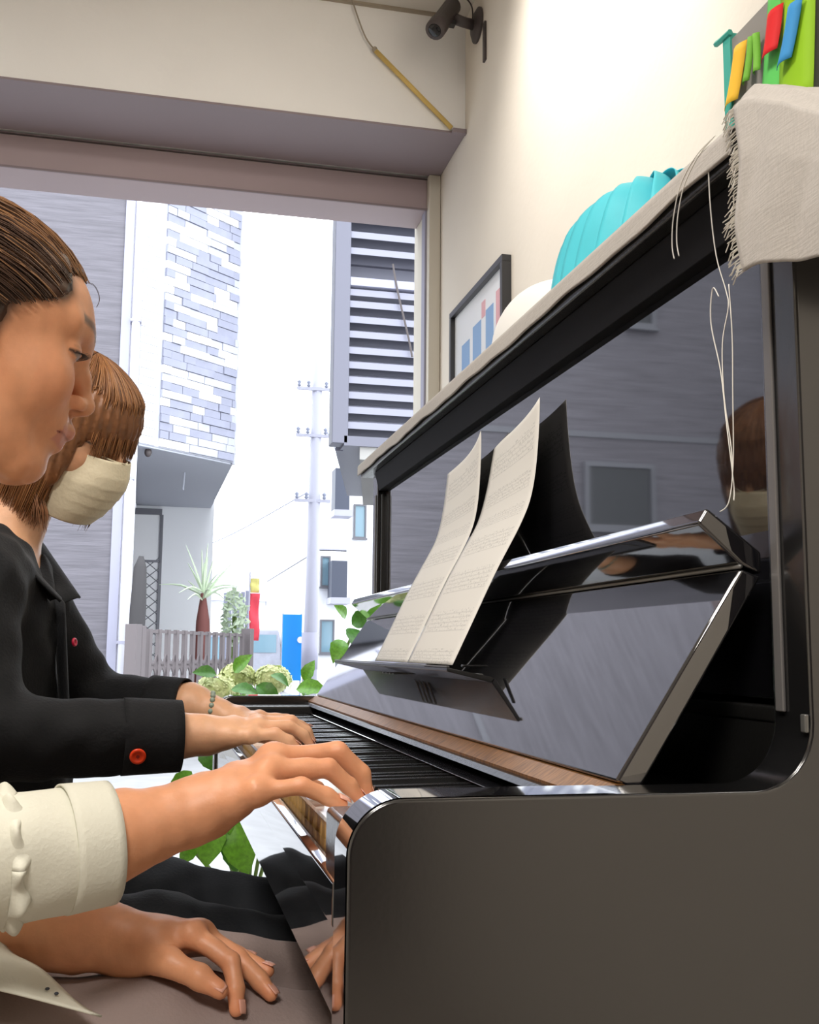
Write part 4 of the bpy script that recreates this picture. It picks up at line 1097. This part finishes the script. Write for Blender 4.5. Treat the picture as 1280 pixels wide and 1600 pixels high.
tag(o, 'dark upright covered post beside the white downpipe', 'post')
# ---- yucca in a pot behind the gate
yc = empty('potted_yucca', (.33, 10.6, GZ), 'pale spiky yucca with dark trunk behind the folding gate', 'plant')
MB().lathe([(.10, 0), (.14, .30), (.15, .32), (.12, .32), (.01, .30)], (.33, 10.6, GZ), 16).build('pot', 'pot', yc, smooth=True)
MB().tube([(.33, 10.6, .15), (.335, 10.6, .8), (.33, 10.6, 1.15), (.325, 10.6, 1.43)], [.07, .085, .07, .025], 10).build('trunk', 'yucca_trunk', yc, smooth=True)
rs = random.Random(5)
for i in range(20):
    a = rs.uniform(0, 6.28); el = rs.uniform(.1, 1.4); l = rs.uniform(.35, .62); c = Vector((.325, 10.6, 1.40+rs.uniform(-.05, .05)))
    d = Vector((math.cos(a)*math.cos(el), math.sin(a)*math.cos(el), math.sin(el)))
    p = [c, c+d*l*.5, c+d*l+Vector((0, 0, -.10*(1.4-el)))]
    MB().tube(spline(p, 3), [.008, .012, .013, .011, .008, .005, .002], 4).build('leaf', 'yucca_leaf', yc)
# ---- building with louvred balcony
lb = empty('louvred_building', (2.3, 12, GZ), 'dark grey louvred balcony block overhanging on the right of the street', 'building')
MB().box(1.535, 1.70, 9.98, 10.22, 2.95, 8.0).build('corner_post', 'louver_metal', lb, bevel=.01)
MB().box(1.70, 3.6, 10.24, 10.30, 2.93, 4.62).box(1.70, 3.6, 10.24, 10.30, 4.95, 8.0).build('back_panel', 'louver_metal', lb)
MB().prism_z([(1.62, 10.30), (3.6, 10.30), (4.2, 13.5), (2.3, 13.5)], 2.93, 8.0).build('block', 'louver_metal', lb)
MB().box(1.70, 3.6, 9.99, 10.10, 4.63, 4.72).build('mid_rail', 'siding_trim', lb, bevel=.005)
MB().box(1.66, 3.6, 9.98, 10.24, 2.93, 3.03).build('bottom_beam', 'louver_metal', lb)
MB().prism_z([(1.83, 10.02), (3.6, 10.02), (4.2, 13.4), (2.5, 13.4)], 2.80, 2.93).build('slab', 'louver_base', lb)
MB().prism_z([(3.05, 10.5), (3.6, 10.5), (4.1, 13.3), (3.5, 13.3)], GZ, 2.80).build('ground_floor', 'louver_base', lb)
slm = MB().add([(1.70, 10.02, .035), (3.6, 10.02, .035), (3.6, 10.02, -.035), (1.70, 10.02, -.035), (1.70, 10.14, .085), (3.6, 10.14, .085), (3.6, 10.14, .06), (1.70, 10.14, .06)],
               [(0, 1, 2, 3), (4, 5, 1, 0), (7, 6, 5, 4), (3, 2, 6, 7), (0, 3, 7, 4), (1, 5, 6, 2)]).mesh('slat'); slm.materials.append(M['louver_slat'])
for z in (3.15, 3.31, 3.466, 3.628, 3.785, 3.942, 4.113, 4.272, 4.437, 4.565, 5.015, 5.191, 5.367, 5.54, 5.71, 5.88):
    o = link('slat', slm, None, lb, local=True); o.matrix_parent_inverse = Matrix.Translation((-2.3, -12, -GZ)); o.location = (0, 0, z)
MB().tube(spline([(2.15, 10.0, 4.9), (2.2, 9.98, 4.6), (2.32, 9.97, 4.1), (2.36, 9.97, 3.9)], 5), .012, 5).build('cable', 'dark_plastic', lb)
# ---- white apartment house down the street
wb = empty('white_apartment_house', (4.5, 23, GZ), 'bright white apartment house with balconies down the street', 'building')
MB().box(2.86, 8, 20, 30, GZ, 2.80).build('lower_wall', 'white_wall', wb)
MB().box(3.42, 8, 20.02, 30, 2.80, 5.0).build('upper_wall', 'white_wall', wb)
MB().box(2.86, 3.42, 20.0, 30, 2.78, 2.83).build('ledge', 'pole_grey', wb)
for a in ((2.91, 3.10, 2.08, 2.68), (2.92, 3.20, .80, 1.45)): window(wb, *a, y=20, pane='tint_glass', w=.03)
window(wb, 3.55, 3.80, 3.05, 3.72, y=20.02, pane='tint_glass', w=.03)
for a in ((3.10, 3.44, 3.42, 4.35), (3.06, 3.42, 1.74, 2.56)):
    bl = MB().box(a[0], a[1]-.06, 19.55, 19.6, a[2]+.12, a[3]).box(a[0], a[0]+.05, 19.6, 20.0, a[2]+.12, a[3]).build('balcony', 'balcony_dark', wb)
    MB().box(a[0]-.02, a[1], 19.5, 20.0, a[2], a[2]+.12).build('balcony_floor', 'pole_grey', bl)
o = MB().box(3.10, 3.30, 18.9, 19.2, GZ, .95).build('meter_box', 'balcony_dark', bevel=.01); tag(o, 'dark grey utility box standing by the white apartment house', 'box')
# ---- utility pole with wires
up_ = empty('utility_pole', (2.32, 17, GZ), 'pale grey utility pole with insulators and wires down the street', 'pole')
MB().tube([(2.32, 17, GZ), (2.34, 17, 2.2), (2.36, 17, 7.5)], [.125, .11, .08], 14).build('shaft', 'pole_grey', up_, smooth=True)
MB().tube([(2.32, 17, .55), (2.32, 17, 1.15)], .135, 14).build('wrap', 'siding_trim', up_, smooth=True)
for z in (4.4, 3.3, 5.2):
    MB().box(2.0, 2.6, 16.9, 16.95, z, z+.05).build('crossarm', 'pole_grey', up_)
    for x in (2.04, 2.2, 2.5): MB().lathe([(.01, 0), (.04, .02), (.02, .05), (.04, .08), (.01, .12)], (x, 16.92, z+.05), 8).build('insulator', 'fence_grey', up_, smooth=True)
MB().tube(spline([(2.2, 16.92, 3.45), (1.0, 22, 3.1), (-.5, 30, 3.2)], 6), .012, 4).build('wire', 'fence_grey', up_)
MB().tube(spline([(2.5, 16.92, 4.55), (3.4, 20, 4.3)], 6), .012, 4).build('wire', 'fence_grey', up_)
# ---- signs
bs = empty('blue_sign', (2.03, 17.3, GZ), 'tall plain blue street sign board beside the utility pole', 'sign')
MB().box(1.90, 2.22, 17.28, 17.32, .36, 1.45).build('panel', 'sign_blue', bs, bevel=.004)
for x in (1.905, 2.215): MB().tube([(x, 17.34, GZ), (x, 17.34, 1.47)], .014, 8).build('post', 'pole_grey', bs)
o = MB().lathe([(.002, 0), (.055, 0), (.055, .012), (.002, .014)], (2.20, 17.275, 1.03), 18, Matrix.Rotation(R(90), 3, 'X')).build('roundel', 'brick_white', bs, smooth=False)
rb = empty('red_banner', (1.30, 16, GZ), 'narrow red banner flag with yellow top by the street', 'banner')
MB().tube([(1.235, 16, GZ), (1.235, 16, 2.05)], .012, 8).build('pole', 'pole_grey', rb)
solid(MB().grid(lambda u, v: (1.24+.15*u+.01*math.sin(v*7), 16+.02*math.sin(v*9+u*3), 1.0+.72*v), 4, 12).build('flag', 'banner_red', rb, smooth=True), .003)
solid(MB().grid(lambda u, v: (1.24+.14*u, 16+.02*math.sin(v*9+u*3), 1.73+.22*v), 4, 5).build('flag_top', 'banner_yellow', rb, smooth=True), .003)
fg = empty('sheet_fence', (1.05, 16.6, GZ), 'grey blue corrugated fence panels behind the folding gate', 'fence')
for i in range(6): MB().box(.88+i*.068, .94+i*.068, 16.6, 16.62+.01*(i % 2), GZ, 1.75+.02*(i % 3)).build('panel', 'fence_grey', fg)
# ---- pale houses closing the street
rs = random.Random(3)
def far_house(x0, x1, y, z1, label, nwin):
    e = empty('distant_house', ((x0+x1)/2, y+2, GZ), label, 'house')
    MB().box(x0, x1, y, y+6, GZ, z1).build('wall', 'white_wall', e)
    MB().add([(x0-.3, y-.3, z1), (x1+.3, y-.3, z1), (x1+.3, y+6.3, z1), (x0-.3, y+6.3, z1), (x0+.4, y+3, z1+1.2), (x1-.4, y+3, z1+1.2)], [(0, 1, 5, 4), (1, 2, 5), (2, 3, 4, 5), (3, 0, 4), (0, 3, 2, 1)]).build('roof', 'pole_grey', e)
    for i in range(nwin):
        x = x0+.25+(x1-x0-.9)*(i % 2); z = .5+1.5*(i//2)
        if z+.9 < z1: window(e, x, x+.55, z, z+.8, y=y, pane='tint_glass', fr='fence_grey', w=.05)
far_house(1.2, 3.2, 34, 2.4, 'pale small house with grey roof at the left end of the street', 4)
far_house(3.6, 5.6, 38, 2.9, 'pale distant house behind the utility pole', 4)
cr = empty('parked_van', (2.2, 25, GZ), 'small pale parked van far down the street', 'car')
MB().prism_y([(1.75, .1), (2.75, .1), (2.75, .75), (2.68, 1.35), (1.82, 1.35), (1.75, .75)], 25, 28).build('body', 'brick_mid', cr, bevel=.05)
MB().box(1.88, 2.62, 24.985, 25.02, .80, 1.22).build('windscreen', 'tint_glass', cr)
for x in (1.82, 2.62): MB().lathe([(.01, -.08), (.30, -.08), (.30, .08), (.01, .08)], (x, 25.6, .18), 16, Matrix.Rotation(R(90), 3, 'Y')).build('wheel', 'dark_plastic', cr)
# ---- street-side greenery at far left of the street
def bush(name, c, r, n, label, m='leaf_dark', seed=1):
    e = empty(name, (c[0], c[1], GZ), label, 'bush'); rr = random.Random(seed); b = MB()
    for i in range(n):
        d = Vector((rr.gauss(0, 1), rr.gauss(0, 1), rr.gauss(0, 1))).normalized()*rr.uniform(.6, 1); p = Vector(c)+Vector((d.x*r[0], d.y*r[1], d.z*r[2]))
        u = Vector((rr.gauss(0, 1), rr.gauss(0, 1), rr.gauss(0, 1))).normalized(); v = u.orthogonal().normalized(); s = rr.uniform(.03, .06)
        b.add([p-u*s, p+v*s*.5, p+u*s, p-v*s*.5], [(0, 1, 2, 3)])
    tag(b.build('foliage', m, e), kind='stuff'); MB().tube([(c[0], c[1], GZ), (c[0], c[1], c[2])], .03, 6).build('stem', 'stem', e)
bush('shrub', (.78, 12.5, 1.25), (.16, .3, .35), 300, 'pale green shrub behind the folding gate', 'yucca_leaf', 4)
# ---- hydrangea at the doorway
hy = empty('hydrangea', (.17, 2.62, 0), 'leafy hydrangea with pale green flower heads beside the open doorway', 'plant')
hyo = Vector((.17, 2.62, 0)); hinv = Matrix.Translation(-hyo)
MB().lathe([(.10, 0), (.125, .20), (.135, .22), (.11, .22), (.01, .20)], (.17, 2.64, GZ), 18).build('pot', 'pot', hy, smooth=True)
def leaf_mesh(name, m):
    def fn(u, v):
        x = u; w_ = .36*math.sin(min(1, u*1.02)*math.pi)**.75*(1-.30*u)*(1+.05*math.sin(u*50)*(abs(v-.5) > .4))
        return (x, (v-.5)*2*w_, .10*math.sin(u*math.pi)-.30*u*u*.5+.22*abs(v-.5)*w_*2+.015*math.sin(u*22)*abs(v-.5))
    me = MB().grid(fn, 12, 6).mesh(name); me.materials.append(M[m]); me.polygons.foreach_set('use_smooth', [True]*len(me.polygons)); return me
lm = [leaf_mesh('leaf_a', 'leaf'), leaf_mesh('leaf_b', 'leaf_dark')]
def leaf(p, d, s, which=0, roll=0, face=None):
    d = Vector(d).normalized(); up0 = Vector(face) if face is not None else Vector((0, -.3, 1)); sd = up0.cross(d)
    if sd.length < 1e-4: sd = Vector((1, 0, 0))
    sd.normalize(); n = d.cross(sd)
    A = Matrix((d, sd, n)).transposed() @ Matrix.Rotation(roll, 3, 'X')
    o = link('leaf', lm[which], None, hy, local=True); o.matrix_parent_inverse = hinv
    o.matrix_basis = Matrix.Translation(p) @ A.to_4x4() @ Matrix.Scale(s, 4)
stems = [(.05, 2.50, .74), (.13, 2.48, .79), (.20, 2.5, .76), (.30, 2.45, .77), (.02, 2.45, .52), (.09, 2.42, .42), (.10, 2.45, .33), (-.01, 2.42, .36), (.44, 2.5, .92)]
for sx, sy, sz in stems:
    MB().tube(spline([(.17, 2.64, .05), (.17*.6+sx*.4, 2.6, sz*.5), (sx, sy, sz-.03)], 5), [.006]*10+[.004], 6).build('stem', 'stem', hy, smooth=True)
def bloom(c, r, seed):
    rr = random.Random(seed); b = MB()
    for i in range(170):
        z = rr.uniform(-.35, 1); t = rr.uniform(0, 6.283); q = math.sqrt(1-z*z); n = Vector((q*math.cos(t), q*math.sin(t), z)); p = Vector(c)+Vector((n.x*r[0], n.y*r[0], n.z*r[1]))*rr.uniform(.88, 1.05)
        u = n.orthogonal().normalized(); v = n.cross(u); a0 = rr.uniform(0, 6.28)
        for k in range(4):
            a = a0+k*math.pi/2; e1 = u*math.cos(a)+v*math.sin(a); e2 = -u*math.sin(a)+v*math.cos(a); s = .0085
            b.add([p, p+e1*s*.6+e2*s*.55+n*.001, p+e1*s*1.25+n*.003, p+e1*s*.6-e2*s*.55+n*.001], [(0, 1, 2, 3)])
    o = b.build('flower_head', 'bloom', hy); MB().ball(c, r[0]*.86, 12, 8, rz=r[1]*.86).build('flower_core', 'bloom', o, smooth=True); return o
bloom((.055, 2.48, .735), (.062, .048), 1); bloom((.118, 2.54, .775), (.050, .040), 2); bloom((.215, 2.52, .765), (.055, .045), 3)
rr = random.Random(9)
up_leaves = [((.10, 2.44, .790), (.6, -.3, .75), .075, 0), ((.05, 2.42, .785), (-.9, -.2, .15), .07, 1), ((.09, 2.40, .745), (.9, -.3, -.1), .085, 1), ((.16, 2.42, .755), (.8, -.35, -.45), .085, 1),
             ((.20, 2.42, .785), (.7, -.3, -.35), .065, 1), ((.27, 2.40, .745), (.95, -.3, .05), .095, 0), ((.33, 2.40, .720), (-.8, -.3, -.25), .085, 0), ((.30, 2.44, .765), (.3, -.2, .9), .07, 0),
             ((.02, 2.42, .70), (-.7, -.4, -.3), .075, 0), ((.12, 2.42, .70), (.2, -.6, -.7), .085, 1), ((.22, 2.44, .70), (.3, -.6, -.6), .085, 0), ((.31, 2.44, .70), (.5, -.6, -.6), .08, 1)]
for p, d, s, wch in up_leaves: leaf(p, d, s*.95, wch, rr.uniform(-.3, .3), face=(0, -.75, .65))
low_leaves = [((.055, 2.33, .42), (-.2, -.2, -1), .12, 0), ((.105, 2.32, .40), (.25, -.2, -1), .125, 0), ((.02, 2.34, .50), (-.5, -.2, -.9), .10, 0), ((.09, 2.33, .52), (.5, -.2, -.9), .10, 1), ((.01, 2.36, .44), (-.15, -.25, -1), .10, 0), ((.05, 2.36, .50), (.1, -.2, -1), .085, 0), ((.085, 2.34, .46), (.35, -.25, -1), .11, 0), ((.10, 2.34, .38), (.1, -.3, -1), .10, 1),
              ((.06, 2.36, .39), (-.3, -.2, -1), .085, 1), ((-.01, 2.36, .53), (-.6, -.2, -.6), .075, 0), ((.08, 2.36, .56), (.7, -.2, -.5), .08, 0), ((.12, 2.36, .33), (.5, -.2, -.8), .06, 0),
              ((.02, 2.38, .60), (.3, -.3, -.7), .075, 1), ((-.02, 2.38, .62), (-.6, -.3, .3), .06, 0), ((.00, 2.36, .36), (-.4, -.2, -1), .07, 0)]
for p, d, s, wch in low_leaves: leaf(p, d, s*1.12, wch, rr.uniform(-.4, .4), face=(.15*rr.uniform(-1, 1), -1, .25))
tall = [((.44, 2.48, .93), (.6, -.5, .4), .085, 1), ((.43, 2.46, .92), (.2, -.7, -.7), .10, 1), ((.41, 2.46, .885), (-.4, -.6, -.7), .085, 0), ((.45, 2.47, .90), (.8, -.4, -.5), .085, 0), ((.42, 2.47, .95), (-.5, -.5, .5), .06, 0)]
for p, d, s, wch in tall: leaf(p, d, s, wch, rr.uniform(-.4, .4), face=(0, -.9, .45))
